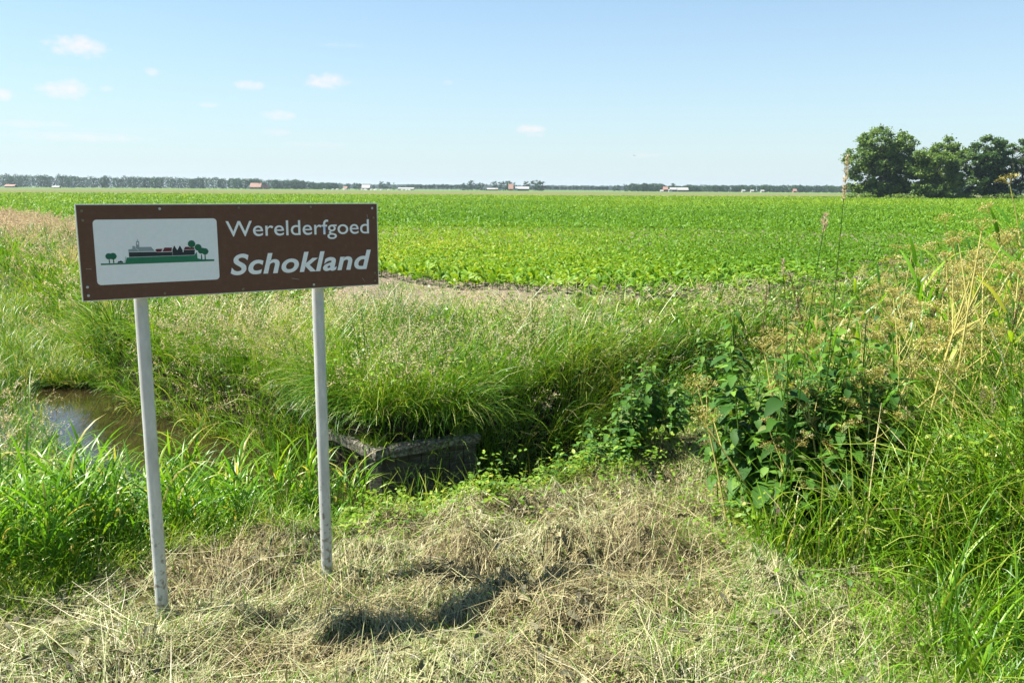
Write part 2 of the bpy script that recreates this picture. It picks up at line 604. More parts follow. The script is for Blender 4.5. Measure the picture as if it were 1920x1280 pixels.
M_wood = noise_mat('weathered_wood', [(0.25, (.03, .026, .02)), (0.5, (.085, .075, .06)), (0.75, (.17, .155, .13))], 6, 0.85, bump=0.7, stretch=(1, 1, 9))
M_woodcap = noise_mat('weathered_cap_wood', [(0.3, (.03, .027, .018)), (0.48, (.13, .115, .085)), (0.68, (.36, .33, .27))], 30, 0.85, bump=0.9)
M_post = noise_mat('galvanised_steel', [(0.3, (.42, .43, .42)), (0.55, (.56, .56, .54)), (0.72, (.66, .66, .63))], 14, 0.42, 0.25, 0.5, bump=0.04, stretch=(1, 1, .4))
M_post = noise_mat('galvanised_steel', [(0.3, (.42, .425, .41)), (0.55, (.53, .535, .515)), (0.72, (.63, .635, .61))], 14, 0.5, 0.2, 0.4, bump=0.04, stretch=(1, 1, .35))
_nt = M_post.node_tree
_p = next(n for n in _nt.nodes if n.type == 'BSDF_PRINCIPLED')
_src = _p.inputs['Base Color'].links[0].from_socket
_tc = next(n for n in _nt.nodes if n.type == 'TEX_COORD')
_n1 = _nt.nodes.new('ShaderNodeTexNoise')
_n1.inputs['Scale'].default_value = 34
_n1.inputs['Detail'].default_value = 7
_nt.links.new(_tc.outputs['Object'], _n1.inputs['Vector'])
_sp = _nt.nodes.new('ShaderNodeSeparateXYZ')
_nt.links.new(_tc.outputs['Object'], _sp.inputs[0])
_ma = _nt.nodes.new('ShaderNodeMath')
_ma.operation = 'MULTIPLY_ADD'                       # splashes get rarer with height
_ma.inputs[1].default_value = -0.30
_nt.links.new(_sp.outputs[2], _ma.inputs[0])
_nt.links.new(_n1.outputs[0], _ma.inputs[2])
_rr = ramp_node(_nt, [(0.46, (0, 0, 0)), (0.60, (.8, .8, .8))])
_nt.links.new(_ma.outputs[0], _rr.inputs[0])
_mx = _nt.nodes.new('ShaderNodeMix')
_mx.data_type = 'RGBA'
_nt.links.new(_rr.outputs[0], _mx.inputs['Factor'])
_nt.links.new(_src, _mx.inputs[6])
_mx.inputs[7].default_value = (.16, .13, .09, 1)
_nt.links.new(_mx.outputs[2], _p.inputs['Base Color'])
M_brown = noise_mat('brown_sign_face', [(0.3, (.122, .060, .038)), (0.5, (.128, .064, .041)), (0.72, (.145, .078, .054))], 26, 0.5, 0, 0.2)
M_alu = flat_mat('aluminium_edge', (.60, .61, .60), 0.35, .1, 30, 0.8)
M_white = noise_mat('white_film', [(0.22, (.50, .52, .54)), (0.33, (.79, .80, .81)), (0.7, (.84, .85, .86))], 42, 0.35)
M_pgreen = flat_mat('print_green', (.012, .17, .085), .4, .05)
M_pdark = flat_mat('print_tree_green', (.008, .12, .06), .4, .05)
M_pslate = flat_mat('print_slate', (.016, .024, .032), .4, .05)
M_pgrey = flat_mat('print_grey', (.26, .32, .33), .4, .05)
M_pred = flat_mat('print_maroon', (.13, .012, .022), .4, .05)
M_brass = flat_mat('dull_screw', (.22, .19, .11), .45, .1, 30, .6)
M_zinc = flat_mat('zinc_screw', (.52, .54, .56), .35, .1, 30, .6)
M_roofred = flat_mat('orange_roof_tile', (.25, .14, .10), .8, .2, 1.2)
M_roofgrey = flat_mat('grey_roof_sheet', (.30, .29, .28), .7, .15, .6)
M_roofpale = flat_mat('pale_roof_sheet', (.28, .27, .25), .6, .1, .6)
M_wallwhite = flat_mat('white_wall', (.42, .41, .39), .8, .06, .8)
M_wallbrick = flat_mat('brick_wall', (.26, .13, .09), .9, .2, 2.0)
M_walldark = flat_mat('dark_timber_wall', (.06, .06, .055), .9, .2, 1.0)
M_window = flat_mat('window_glass', (.03, .04, .05), .1, .1, 1.0)
M_whitefur = flat_mat('white_wool', (.80, .78, .74), .9, .05, 3.0)
M_bird = flat_mat('dark_feather', (.04, .04, .045), .8, .1, 3.0)
M_orange = flat_mat('orange_paint', (.60, .25, .05), .5, .1, 3.0)


def field_mat(name, stops, scale, stretch=(1, 1, 1)):
    return noise_mat(name, stops, scale, 0.95, 0, 0.05, 0, 6, 'Object', stretch)


# ------------------------------------------------------------------ ground: one sheet to the horizon
def axis(lo, hi, step, lim, grow=1.13):
    a = list(np.arange(lo, hi + 1e-6, step))
    s = step
    while a[-1] < lim[1]:
        s *= grow
        a.append(a[-1] + s)
    s = step
    while a[0] > lim[0]:
        s *= grow
        a.insert(0, a[0] - s)
    return np.array(a)


gx = axis(-6, 5, 0.045, (-7000, 7000))
gy = axis(2.4, 12, 0.045, (-200, 9000))
X, Y = np.meshgrid(gx, gy)
Z = height(X, Y)
dd = ditch_dist(X, Y)
isfar = inside(X, Y, FAR_SIDE)
isfield = inside(X, Y, EDGE + [(200, 9000), (-130, 9000)])
tint = np.where(isfar, 0.66, 0.33)
tint = np.where((~isfar) & (X < 1.5) & (dd < rim_width(X)), 0.66, tint)
tint = np.where((~isfar) & (X > 1.6 + 0.25 * (Y - 4)), 0.60, tint)
track = isfar & (dd > 2.6) & (X > -3) & (X < 9) & (Y > 11.2) & (Y < 22)
tint = np.where(track, 0.08, tint)
tint = np.where(isfield, 0.0, tint)
tint = np.where(isfield & (Y > 45), 0.6, tint)
tint = np.where(dd < 0.35, 1.0, tint)
tint = np.where(hollow(X, Y) > .35, .85, tint)  # shade under the weeds, put into the ground colour
nxg, nyg = len(gx), len(gy)
idx = np.arange(nxg * nyg).reshape(nyg, nxg)
g = Geo()
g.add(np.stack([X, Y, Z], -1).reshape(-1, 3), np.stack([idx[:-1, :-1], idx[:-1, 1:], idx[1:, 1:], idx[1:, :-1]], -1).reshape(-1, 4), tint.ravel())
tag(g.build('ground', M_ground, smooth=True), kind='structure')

# water in the ditch: one sheet along the centre line
pts = []
for i in range(len(DITCH)):
    p = DITCH[i]
    a = DITCH[max(i - 1, 0)]
    b = DITCH[min(i + 1, len(DITCH) - 1)]
    t = (b[:2] - a[:2]) / np.linalg.norm(b[:2] - a[:2])
    nrm = np.array([-t[1], t[0]])
    w = p[2] + 0.75
    pts.append([(*(p[:2] - nrm * w), WATER_Z), (*(p[:2] + nrm * w), WATER_Z)])
pts = np.array(pts)
g = Geo()
ii = np.arange(len(pts) * 2).reshape(-1, 2)
g.add(pts.reshape(-1, 3), np.stack([ii[:-1, 0], ii[:-1, 1], ii[1:, 1], ii[1:, 0]], -1))
w_ = g.build('water', M_water)
tag(w_, kind='structure')

# fields beyond the crop: flat sheets
def sheet(name, poly, z, mat):
    gg = Geo()
    gg.poly([(x, y, z) for x, y in poly])
    return tag(gg.build(name, mat), kind='structure')


M_olive = field_mat('olive_field', [(0.35, (.085, .10, .035)), (0.65, (.15, .155, .06))], 0.02, (.2, 3, 1))
M_meadow = field_mat('meadow', [(0.35, (.075, .125, .035)), (0.65, (.12, .175, .055))], 0.01, (.2, 3, 1))
sheet('field', [(-420, 190), (-130, 201), (200, 263), (700, 330), (1200, 640), (-900, 470)], 0.06, M_olive)
sheet('meadow', [(-900, 470), (1200, 640), (3200, 3500), (-3200, 3500)], 0.08, M_meadow)


# ------------------------------------------------------------------ the sign
SW, SH = 1.525, 0.46
TLc = np.array([-2.054, 4.048, 1.668])
wd = np.array([1.2897, 0.8127])
wd /= np.linalg.norm(wd)
rz = math.atan2(wd[1], wd[0])
sign = empty('information_sign', (TLc[0], TLc[1], -0.46), rz)
tag(sign, 'brown tourist sign lettered Werelderfgoed Schokland on two grey metal posts in mown grass', 'sign')
BZ = TLc[2] - SH + 0.46            # board bottom above the sign's origin
T_ = 0.026                         # thickness of the board; its face is at local y = 0
g = Geo()
g.box((0.004, 0.0, BZ + 0.004), (SW - 0.004, T_, BZ + SH - 0.004))
board = g.build('board', M_brown, sign)
g = Geo()
e = 0.004
for lo, hi in (((0, -0.0015, BZ), (e, T_ + .002, BZ + SH)), ((SW - e, -0.0015, BZ), (SW, T_ + .002, BZ + SH)),
               ((e, -0.0015, BZ), (SW - e, T_ + .002, BZ + e)), ((e, -0.0015, BZ + SH - e), (SW - e, T_ + .002, BZ + SH))):
    g.box(lo, hi)
g.build('edge_profile', M_alu, board)


def face_poly(gg, pts, y):
    gg.poly([(u, y, BZ + v) for u, v in pts])


def rounded(u0, v0, u1, v1, r, n=6):
    o = []
    for cx, cy, a0 in ((u1 - r, v0 + r, -90), (u1 - r, v1 - r, 0), (u0 + r, v1 - r, 90), (u0 + r, v0 + r, 180)):
        for k in range(n + 1):
            a = R(a0 + 90 * k / n)
            o.append((cx + r * math.cos(a), cy + r * math.sin(a)))
    return o


g = Geo()
face_poly(g, rounded(0.0695, 0.0755, 0.642, 0.387, 0.018), -0.001)
panel = g.build('white_panel', M_white, sign)
L1, L2, L3 = -0.0016, -0.0020, -0.0024
pic = Geo()                         # green mound and ground line
face_poly(pic, [(.0909, .1711), (.6197, .1705), (.62, .1798), (.5594, .1813), (.5384, .1873), (.5367, .2167), (.5325, .2168), (.525, .2034), (.2078, .2034), (.2, .178), (.1325, .178), (.0913, .1791)], L1)
pg = pic.build('printed_mound', M_pgreen, panel)
pic = Geo()
for cx, cy, r in ((.1286, .2120, .0150), (.1471, .2118, .0160), (.5132, .2610, .0180), (.5441, .2425, .0165), (.5575, .2250, .0150), (.5768, .2210, .0165), (.5640, .2260, .014)):
    n = 26
    pic = Geo()
    face_poly(pic, [(cx + r * (1 + .05 * math.sin(k * 2.3)) * math.cos(2 * PI * k / n), cy + r * (1 + .05 * math.sin(k * 3.1)) * math.sin(2 * PI * k / n)) for k in range(n)], L2 - 0.0001 * cx)
    pic.build('printed_crown', M_pdark, panel)
for u0, u1, b in ((.1275, .1315, .1965), (.1462, .1502, .1965), (.5560, .5605, .206), (.5735, .5780, .206)):
    pic = Geo()
    face_poly(pic, [(u0 - .001, .1795), (u1 + .001, .1795), (u1, b), (u0, b)], L1 - .0002)
    pic.build('printed_trunk', M_pdark, panel)
pic = Geo()
face_poly(pic, [(.2185, .2052), (.4192, .2052), (.4192, .2240), (.3491, .2240), (.3391, .2268), (.2185, .2284)], L1)
face_poly(pic, [(.4192, .2052), (.4689, .2052), (.4689, .2309), (.4568, .2546), (.4435, .2314), (.4301, .2551), (.4192, .2336)], L1)
face_poly(pic, [(.4689, .2052), (.5251, .2052), (.5278, .2316), (.4730, .2316), (.4730, .2211), (.4689, .2211)], L1)
face_poly(pic, [(.1645, .1789), (.1909, .1789), (.189, .1853), (.1850, .1850), (.1813, .1908), (.1750, .186), (.1698, .1880)], L2)
pic.build('printed_walls', M_pslate, panel)
pic = Geo()
face_poly(pic, [(.2173, .2304), (.3376, .2304), (.3219, .2515), (.2526, .2526), (.2447, .2581), (.2366, .2582), (.2359, .2441), (.2179, .2427)], L1)
face_poly(pic, [(.2535, .2524), (.2680, .2524), (.2680, .2640), (.2535, .2640)], L1)
face_poly(pic, [(.2535, .2640), (.2580, .2640), (.2580, .2780), (.2549, .2790)], L1)
face_poly(pic, [(.2640, .2640), (.2680, .2640), (.2686, .2789), (.2640, .2780)], L1)
face_poly(pic, [(.2549, .2790), (.2580, .2765), (.2640, .2765), (.2686, .2789), (.2614, .2842)], L2)
face_poly(pic, [(.2609, .2840), (.2620, .2840), (.2620, .2913), (.2609, .2913)], L1)
face_poly(pic, [(.2590, .2880), (.2640, .2880), (.2640, .2889), (.2590, .2889)], L2)
face_poly(pic, [(.1968, .180), (.1990, .180), (.2060, .2096), (.2035, .2096)], L2)
pic.build('printed_church', M_pgrey, panel)
for poly_ in ([(.3470, .2256), (.3395, .2344), (.3465, .2411), (.3740, .2405), (.3676, .2262)],
              [(.3722, .2268), (.4162, .2268), (.4185, .2455), (.3837, .2461)],
              [(.4739, .2334), (.5244, .2334), (.5265, .2425), (.5021, .243), (.4987, .2467), (.4814, .247)]):
    pic = Geo()
    face_poly(pic, poly_, L2)
    pic.build('printed_roof', M_pred, panel)
pic = Geo()                         # white lines between roofs and walls
face_poly(pic, [(.2480, .2500), (.2590, .2390), (.2650, .2340), (.2662, .2352), (.2600, .2402), (.2495, .2507)], L2)
face_poly(pic, [(.4192, .2075), (.4199, .2075), (.4199, .2340), (.4192, .2336)], L2)
pic.build('printed_outline', M_white, panel)


def text(name, body, x0, x1, base, cap, shear, off, y, mat, parent, space=1.0):
    cu = bpy.data.curves.new(name, 'FONT')
    cu.body = body
    cu.size = 1.0
    cu.shear = shear
    cu.offset = off
    cu.space_character = space
    cu.resolution_u = 6
    o = bpy.data.objects.new(name, cu)
    COL.objects.link(o)
    dg = bpy.context.evaluated_depsgraph_get()
    me = bpy.data.meshes.new_from_object(o.evaluated_get(dg))
    bpy.data.objects.remove(o)
    n = len(me.vertices)
    co = np.empty(n * 3, np.float32)
    me.vertices.foreach_get('co', co)
    co = co.reshape(-1, 3)
    sx = (x1 - x0) / (co[:, 0].max() - co[:, 0].min())
    sy = cap / 0.729 if True else 1
    u = x0 + (co[:, 0] - co[:, 0].min()) * sx
    v = base + co[:, 1] * sy
    me.vertices.foreach_set('co', np.stack([u, np.full(n, y), BZ + v], -1).astype(np.float32).ravel())
    me.materials.clear()
    me.materials.append(mat)
    me.update()
    return link(name, me, parent)


text('lettering', 'Werelderfgoed', 0.686, 1.472, 0.2935, 0.083, 0.0, 0.004, -0.0012, M_white, sign)
text('lettering', 'Schokland', 0.699, 1.480, 0.0975, 0.1075, 0.22, 0.024, -0.0012, M_white, sign, 1.05)
# scratches in the paint
g = Geo()
for a, b in (((1.462, .398), (1.468, .372)), ((1.02, .062), (1.062, .054)), ((1.425, .044), (1.440, .022)), ((.025, .155), (.05, .154))):
    a, b = np.array(a), np.array(b)
    t = (b - a) / np.linalg.norm(b - a)
    n = np.array([-t[1], t[0]]) * 0.0011
    face_poly(g, [a, b - n * .3, b + n * .3, a + n], -0.0008)
g.build('scratches', M_alu, board)
SCREWS = [(.0265, .4291, 0), (.0283, .3848, 0), (.3731, .4369, 1), (.7566, .4394, 0), (1.1393, .4419, 0), (1.494, .4326, 1), (1.5002, .3798, 0),
          (.0254, .0685, 1), (.0268, .0276, 1), (.3721, .0184, 0), (.7591, .0189, 0), (1.1418, .0212, 1), (1.502, .0695, 0), (1.5019, .024, 0)]
for u, v, k in SCREWS:
    g = Geo()
    n = 10
    ring = lambda r, y: [(u + r * math.cos(2 * PI * i / n), y, BZ + v + r * math.sin(2 * PI * i / n)) for i in range(n)]
    V = ring(.0068, -0.0006) + ring(.0060, -.0030) + ring(.0028, -.0034) + ring(.0024, -.0016)
    F = [(r * n + i, r * n + (i + 1) % n, (r + 1) * n + (i + 1) % n, (r + 1) * n + i) for r in range(3) for i in range(n)]
    g.add(V, F)
    g.add(ring(.0024, -.0016), [list(range(n))])
    g.build('screw', M_zinc if k else M_brass, board)
# posts: two tubes standing behind the board
inv = lambda x, y: ((x - TLc[0]) * wd[0] + (y - TLc[1]) * wd[1], -(x - TLc[0]) * wd[1] + (y - TLc[1]) * wd[0])
for (px, py) in ((-1.862, 4.245), (-1.086, 4.735)):
    u = inv(px, py)[0]
    g = Geo()
    n = 28
    r = 0.0328
    zs = [-0.35, BZ + SH - 0.06]
    cx, cy = u, T_ + 0.006 + r
    V = [(cx + r * math.cos(2 * PI * i / n), cy + r * math.sin(2 * PI * i / n), z) for z in zs for i in range(n)]
    g.add(V, [(i, (i + 1) % n, n + (i + 1) % n, n + i) for i in range(n)])
    g.add(V[n:], [list(range(n))])
    g.build('post', M_post, sign, smooth=False)
    for f in bpy.data.meshes:
        pass
    for zc in (BZ + 0.08, BZ + SH - 0.12):
        g = Geo()
        g.box((cx - 0.055, T_ + 0.0025, zc - 0.02), (cx + 0.055, T_ + 0.0055, zc + 0.02))
        rr = r + 0.003
        V = [(cx + q * math.cos(a), cy + q * math.sin(a), z) for z in (zc - .015, zc + .015) for q in (r + .0005, rr) for a in np.linspace(0, PI, 13)]
        for k in range(12):
            g.add([V[k], V[k + 1], V[k + 14], V[k + 13], V[26 + k], V[27 + k], V[40 + k], V[39 + k]],
                  [(0, 1, 2, 3), (4, 7, 6, 5), (2, 6, 7, 3), (0, 4, 5, 1)])
        g.build('clamp', M_alu, sign)

# ------------------------------------------------------------------ wooden bank revetment at the ditch corner
rev = empty('wooden_revetment', (CORNER[0], CORNER[1], -0.48))
tag(rev, 'weathered grey timber revetment with capping beams holding the bank corner above the ditch', 'retaining wall')


def wall_run(p1, a_start):
    d = np.array(p1) - CORNER
    Ld = np.linalg.norm(d)
    d /= Ld
    n = np.array([-d[1], d[0]])
    if n @ (np.array([0, 0]) - CORNER) > 0:
        n = -n                       # n points into the bank
    gc, gw = Geo(), Geo()
    loc = lambda a, b, z: (d[0] * a + n[0] * b, d[1] * a + n[1] * b, z)

    def bx(gg, a0, a1, b0, b1, z0, z1):
        v = [loc(a0, b0, z0), loc(a1, b0, z0), loc(a1, b1, z0), loc(a0, b1, z0), loc(a0, b0, z1), loc(a1, b0, z1), loc(a1, b1, z1), loc(a0, b1, z1)]
        gg.add(v, [(0, 3, 2, 1), (4, 5, 6, 7), (0, 1, 5, 4), (1, 2, 6, 5), (2, 3, 7, 6), (3, 0, 4, 7)])
    na = 9                            # the worn beam: edges rounded off unevenly
    aa = np.linspace(a_start, Ld, na)
    ring = [(-.035, -.085), (-.037, -.02), (-.022, -.001), (.09, .0), (.108, -.016), (.108, -.085)]
    V = []
    for a in aa:
        for b, z in ring:
            V.append(loc(a, b + random.uniform(-.010, .010), z + random.uniform(-.013, .005)))
    m_ = len(ring)
    gc.add(V, [(i * m_ + q, i * m_ + (q + 1) % m_, (i + 1) * m_ + (q + 1) % m_, (i + 1) * m_ + q) for i in range(na - 1) for q in range(m_)])
    gc.add(V[:m_], [list(range(m_))])
    gc.add(V[-m_:], [list(range(m_))])
    a = 0.052
    while a < Ld - 0.1:
        w = random.uniform(.11, .15)
        bx(gw, a, a + w - 0.007, 0.012 + random.uniform(0, .008), 0.05, -1.0, -0.09 + random.uniform(-.006, .0))
        a += w
    gc.build('cap_beam', M_woodcap, rev)
    gw.build('plank_wall', M_wood, rev)


wall_run((-1.78, 7.85), -0.045)
wall_run((-0.30, 7.66), 0.125)
g = Geo()
g.box((-.05, -.01, -1.0), (.05, .09, -.088))
cpost = g.build('corner_post', M_wood, rev)
cpost.rotation_euler = (0, 0, -0.22)


# ------------------------------------------------------------------ trees
def crown_points(ells, n, gap=0.0, clump=0.9, nclump=None):
    """Leaf positions: clumps spread through several ellipsoids (cx,cy,cz,rx,ry,rz)."""
    out, tints, cc = [], [], []
    vol = np.array([e[3] * e[4] * e[5] for e in ells]) ** 0.67
    vol /= vol.sum()
    for e, share in zip(ells, vol):
        k = max(6, int((nclump or 90) * share))
        u = rng.normal(0, 1, (k, 3))
        u /= np.linalg.norm(u, axis=1, keepdims=True)
        rr = rng.uniform(0.45, 1.0, k) ** 0.5
        c = np.array(e[:3]) + u * rr[:, None] * np.array(e[3:])
        m = max(4, int(n * share / k))
        sz = clump * rng.uniform(0.55, 1.25, k)
        p = c[:, None, :] + rng.normal(0, 1, (k, m, 3)) * (sz[:, None, None] * np.array([.62, .62, .45]))
        out.append(p.reshape(-1, 3))
        t = np.clip(rng.normal(.5, .2, k), 0.05, .95)
        tints.append((t[:, None] + rng.normal(0, .12, (k, m))).ravel())
        cc.append(c)
    return np.concatenate(out), np.clip(np.concatenate(tints), 0, 1), np.concatenate(cc)


def tree_meshes(ells, n, card, trunk_h, trunk_r, limbs, clump, nclump, mat, stems=((0, 0),), flat=0.3):
    P, t, cc = crown_points(ells, n, clump=clump, nclump=nclump)
    P = P[P[:, 2] > 0.05]
    t = t[:len(P)]
    gc = Geo()
    cards(gc, P, card * rng.uniform(.6, 1.3, len(P)), t, flat)
    gt = Geo()
    for (sx, sy) in stems:
        top = np.array([sx * 1.3, sy, trunk_h])
        K = 6
        s = np.linspace(0, 1, K)[:, None]
        tr = np.array([[sx, sy, -0.3]]) * (1 - s) + top[None] * s
        tr[1:-1, :2] += rng.normal(0, trunk_r * .4, (K - 2, 2))
        tubes(gt, tr[None], trunk_r, trunk_r * .55, .5, 7)
        if limbs:
            sel = cc[rng.choice(len(cc), min(limbs, len(cc)), replace=False)]
            s5 = np.linspace(0, 1, 5)[None, :, None]
            b = tr[rng.integers(3, K, len(sel))]
            L = b[:, None] * (1 - s5) + sel[:, None] * s5
            L[:, 1:-1, 2] += 0.12 * np.linalg.norm(sel - b, axis=1)[:, None] * np.array([.5, .8, .5])
            tubes(gt, L, trunk_r * .4, trunk_r * .08, .5, 5)
    return gc.mesh('crown', mat), gt.mesh('trunk', M_bark)


def tree(name, meshes, loc, label, group=None, rzz=0.0, s=1.0):
    o = empty(name, loc, rzz)
    o.scale = (s, s, s) if np.ndim(s) == 0 else s
    tag(o, label, 'tree', group)
    link('crown', meshes[0], o)
    link('trunk', meshes[1], o)
    return o


DT = 215.0                                       # the clump at the right edge of the field
k = DT / FPX                                     # metres per photo pixel there


def clump_tree(px, label, ells_px, n, card, mat, trunk_px, trunk_r, limbs, stems=((0, 0),), clump=.9, dy=0.0, nclump=110, name='broadleaf_tree', D=DT):
    kk = D / FPX
    ells = [(x * kk, d * kk, z * kk, rx * kk, ry * kk, rz_ * kk) for x, d, z, rx, ry, rz_ in ells_px]
    ms = tree_meshes(ells, n, card, trunk_px * kk, trunk_r, limbs, clump, nclump, mat, stems)
    return tree(name, ms, (far(px, D), D + dy, 0), label)


G_ = None
clump_tree(1636, 'large rounded tree, leftmost and tallest of the trees at the right field edge', [(0, 0, 98, 44, 40, 30), (-38, 0, 72, 32, 30, 26), (36, 0, 80, 34, 32, 32), (8, 0, 64, 42, 36, 30), (38, 0, 40, 30, 30, 34), (-36, 0, 32, 24, 26, 22), (22, 0, 20, 34, 30, 20), (-8, 0, 14, 34, 30, 14)],
           34000, .58, M_tree, 70, .38, 26, ((-1.6, 0), (0.3, .5), (1.6, -.4)), .95, nclump=300)
clump_tree(1712, 'low dense yellowish green tree between two taller trees at the field edge', [(0, 0, 62, 34, 28, 27), (-16, 0, 38, 28, 26, 28), (22, 0, 44, 34, 26, 32), (0, 0, 16, 40, 28, 18), (-32, 0, 58, 18, 20, 26)], 25000, .56, M_tree, 50, .25, 14, nclump=110, dy=-6)
clump_tree(1735, 'thin half bare tree with sparse twigs rising behind the low dense tree', [(0, 0, 86, 7, 7, 10), (-14, 0, 78, 9, 7, 6), (16, 0, 80, 6, 6, 6)], 260, .4, M_tree2, 96, .14, 16, nclump=26, dy=7)
clump_tree(1770, 'grey green tree with rounded top left of the dark spreading tree', [(0, 0, 84, 32, 26, 28), (-12, 0, 54, 34, 24, 34), (6, 0, 20, 40, 30, 22), (-30, 0, 62, 20, 20, 26), (30, 0, 66, 22, 20, 24)], 25000, .56, M_tree, 60, .28, 14, nclump=100, dy=3)
clump_tree(1822, 'dark spreading tree with uneven top, second from the right photo edge', [(0, 0, 88, 28, 26, 26), (20, 0, 76, 22, 24, 16), (-12, 0, 66, 30, 28, 26), (12, 0, 52, 30, 28, 20), (-4, 0, 26, 36, 30, 26), (22, 0, 18, 26, 24, 16)], 26000, .56, M_tree2, 74, .32, 20, nclump=130, dy=-2)
clump_tree(1898, 'airy tree with gaps between its boughs at the right edge', [(24, 0, 100, 26, 24, 16), (-8, 0, 80, 30, 24, 22), (30, 0, 74, 30, 24, 20), (-22, 0, 50, 24, 22, 10), (14, 0, 46, 30, 24, 12), (4, 0, 18, 40, 28, 18)], 15000, .54, M_tree2, 88, .26, 26, ((-1.5, 0), (1.2, .4)), .75, nclump=120, dy=2)
clump_tree(1965, 'bushy tree just past the right edge of the row', [(0, 0, 80, 36, 30, 30), (0, 0, 40, 40, 30, 34)], 9000, .5, M_tree2, 60, .3, 10, nclump=90)
# shrubs at their feet
for px, lab, w, h_ in ((1600, 'low shrub at the left foot of the tree clump', 30, 9), (1690, 'low shrub under the dense yellowish tree', 44, 8), (1780, 'low shrub row under the dark spreading tree', 50, 9), (1872, 'low shrub under the airy tree at the edge', 44, 9)):
    o = empty('shrub', (far(px, 208), 208, 0))
    tag(o, lab, 'shrub')
    P, t, cc = crown_points([(0, 0, h_ * .4 * k, w * k, 2.5, h_ * .6 * k)], 1800, clump=.5, nclump=50)
    P = P[P[:, 2] > 0]
    gg = Geo()
    cards(gg, P, .35, np.clip(t[:len(P)] + .25, 0, 1), .3)
    gg.build('foliage', M_tree, o)

# far avenue, farm trees and woods, about a kilometre off
def far_tree_kind(ells, n, card, th, tr_, mat, nclump=40, clump=.8):
    return tree_meshes(ells, n, card, th, tr_, 4, clump, nclump, mat)


AV = [far_tree_kind([(0, 0, 4.4, 2.3, 2.3, 2.2)], 320, .9, 3.6, .2, M_woodland, 24, .7) for _ in range(3)]
RD = [far_tree_kind([(0, 0, 6.5, 4.6, 4.6, 4.6), (1.5, 0, 9, 3, 3, 3), (0, 0, 3, 4.5, 4.5, 3)], 800, 1.1, 5, .35, M_woodland, 46, 1.0) for i in range(4)]
CO = far_tree_kind([(0, 0, 3, 2.4, 2.4, 3), (0, 0, 6, 1.7, 1.7, 3), (0, 0, 8.6, .8, .8, 2)], 500, .8, 6, .2, M_tree2, 36, .5)
D1 = 1000.0
for i in range(15):
    px = 752 + i * 8.3
    tree('avenue_tree', AV[i % 3], (far(px, D1) + random.uniform(-.8, .8), D1 + 30, 0), 'small round avenue tree in the evenly spaced row left of the farm', 'avenue trees left of the farm', i * 1.3, random.uniform(.95, 1.15) * (1.0 if i else .9))
for i in range(17):
    px = 1028 + i * 7.6
    tree('avenue_tree', AV[i % 3], (far(px, D1) + random.uniform(-.8, .8), D1 + 90, 0), 'small round avenue tree in the evenly spaced row right of the farm', 'avenue trees right of the farm', i * 1.7, random.uniform(.85, 1.05))
FT = [(653, .62, 0, 'small round tree at the end of the left woodland'), (664, .70, 1, 'bushy tree left of the pale roofed house'), (675, .62, 2, 'low tree beside the pale roofed house'),
      (698, .45, 3, 'low tree in front of the pale roofed house'), (716, .82, 0, 'taller tree right of the pale roofed house'), (725, .80, 1, 'dark tree of the pair right of the pale roofed house'),
      (868, .72, 2, 'bushy tree at the left end of the farm'), (876, .70, 3, 'second bushy tree at the left end of the farm'), (884, .98, 0, 'tall dark tree standing left of the farmhouse'),
      (893, .70, 1, 'low bushy tree before the tall dark farm tree'), (902, .78, 2, 'tree directly left of the farmhouse gable'), (924, .92, 3, 'broad tree above the long low shed'),
      (934, .85, 0, 'tree between the low shed and the red gable'), (946, .98, 1, 'broad tree left of the red gable'), (953, .95, 2, 'tree rising behind the red gable'),
      (962, .80, 3, 'tree just right of the red gable'), (985, .92, 0, 'tree above the right end of the long barn'), (998, 1.02, 1, 'tall tree right of the long barn'),
      (1008, 1.04, 2, 'broad dark tree near the right end of the farm'), (1015, .92, 3, 'round dark tree closing the farm on the right'),
      (1148, .55, 0, 'small tree at the right end of the avenue'), (1158, .65, 1, 'second small tree past the avenue'), (1170, .72, 2, 'bushy tree left of the right hand farm wood'),
      (1240, .75, 3, 'round tree behind the red roofed right hand farmhouse'), (1256, .82, 0, 'round tree above the grey barn of the right hand farm')]
for px, s, kd, lab in FT:
    tree('farm_tree', RD[kd], (far(px, D1), D1 + (18 if kd % 2 else 8), 0), lab, 'trees around the distant farms', px * .7, s)
tree('conifer', CO, (far(740, D1), D1, 0), 'slim pointed tree alone left of the avenue', 'trees around the distant farms', .3, .95)


def woods(name, label, runs, D, mat, cardk=1.2, depth=40, dens=1.0):
    """A far wood read as one mass; runs = (px0, px1, top height m left, right)."""
    gg = Geo()
    for px0, px1, h0, h1 in runs:
        x0, x1 = far(px0, D), far(px1, D)
        x = x0
        while x < x1:
            f = (x - x0) / max(1, (x1 - x0))
            for row in range(3):
                hh = (h0 * (1 - f) + h1 * f) * random.uniform(.84, 1.08)
                rx = random.uniform(4.0, 6.5)
                cx, cy = x + random.uniform(-3, 3), D + row * depth / 3 + random.uniform(-4, 4)
                nn = int((420 if row == 0 else 260) * dens)
                u = rng.normal(0, 1, (nn, 3))
                u /= np.linalg.norm(u, axis=1, keepdims=True)
                u *= rng.uniform(.75, 1.0, (nn, 1)) * (1 + .12 * np.sin(u[:, :1] * 7 + x) * np.cos(u[:, 2:] * 6))
                P = np.array([cx, cy, hh * .5]) + u * np.array([rx, rx, hh * .5])
                cards(gg, P, cardk * rng.uniform(.7, 1.3, nn), np.clip(rng.normal(.5, .18) + rng.normal(0, .14, nn), 0, 1), .3)
            x += random.uniform(5.0, 7.5)
    return tag(gg.build(name, mat), label, 'woodland', None, 'stuff')


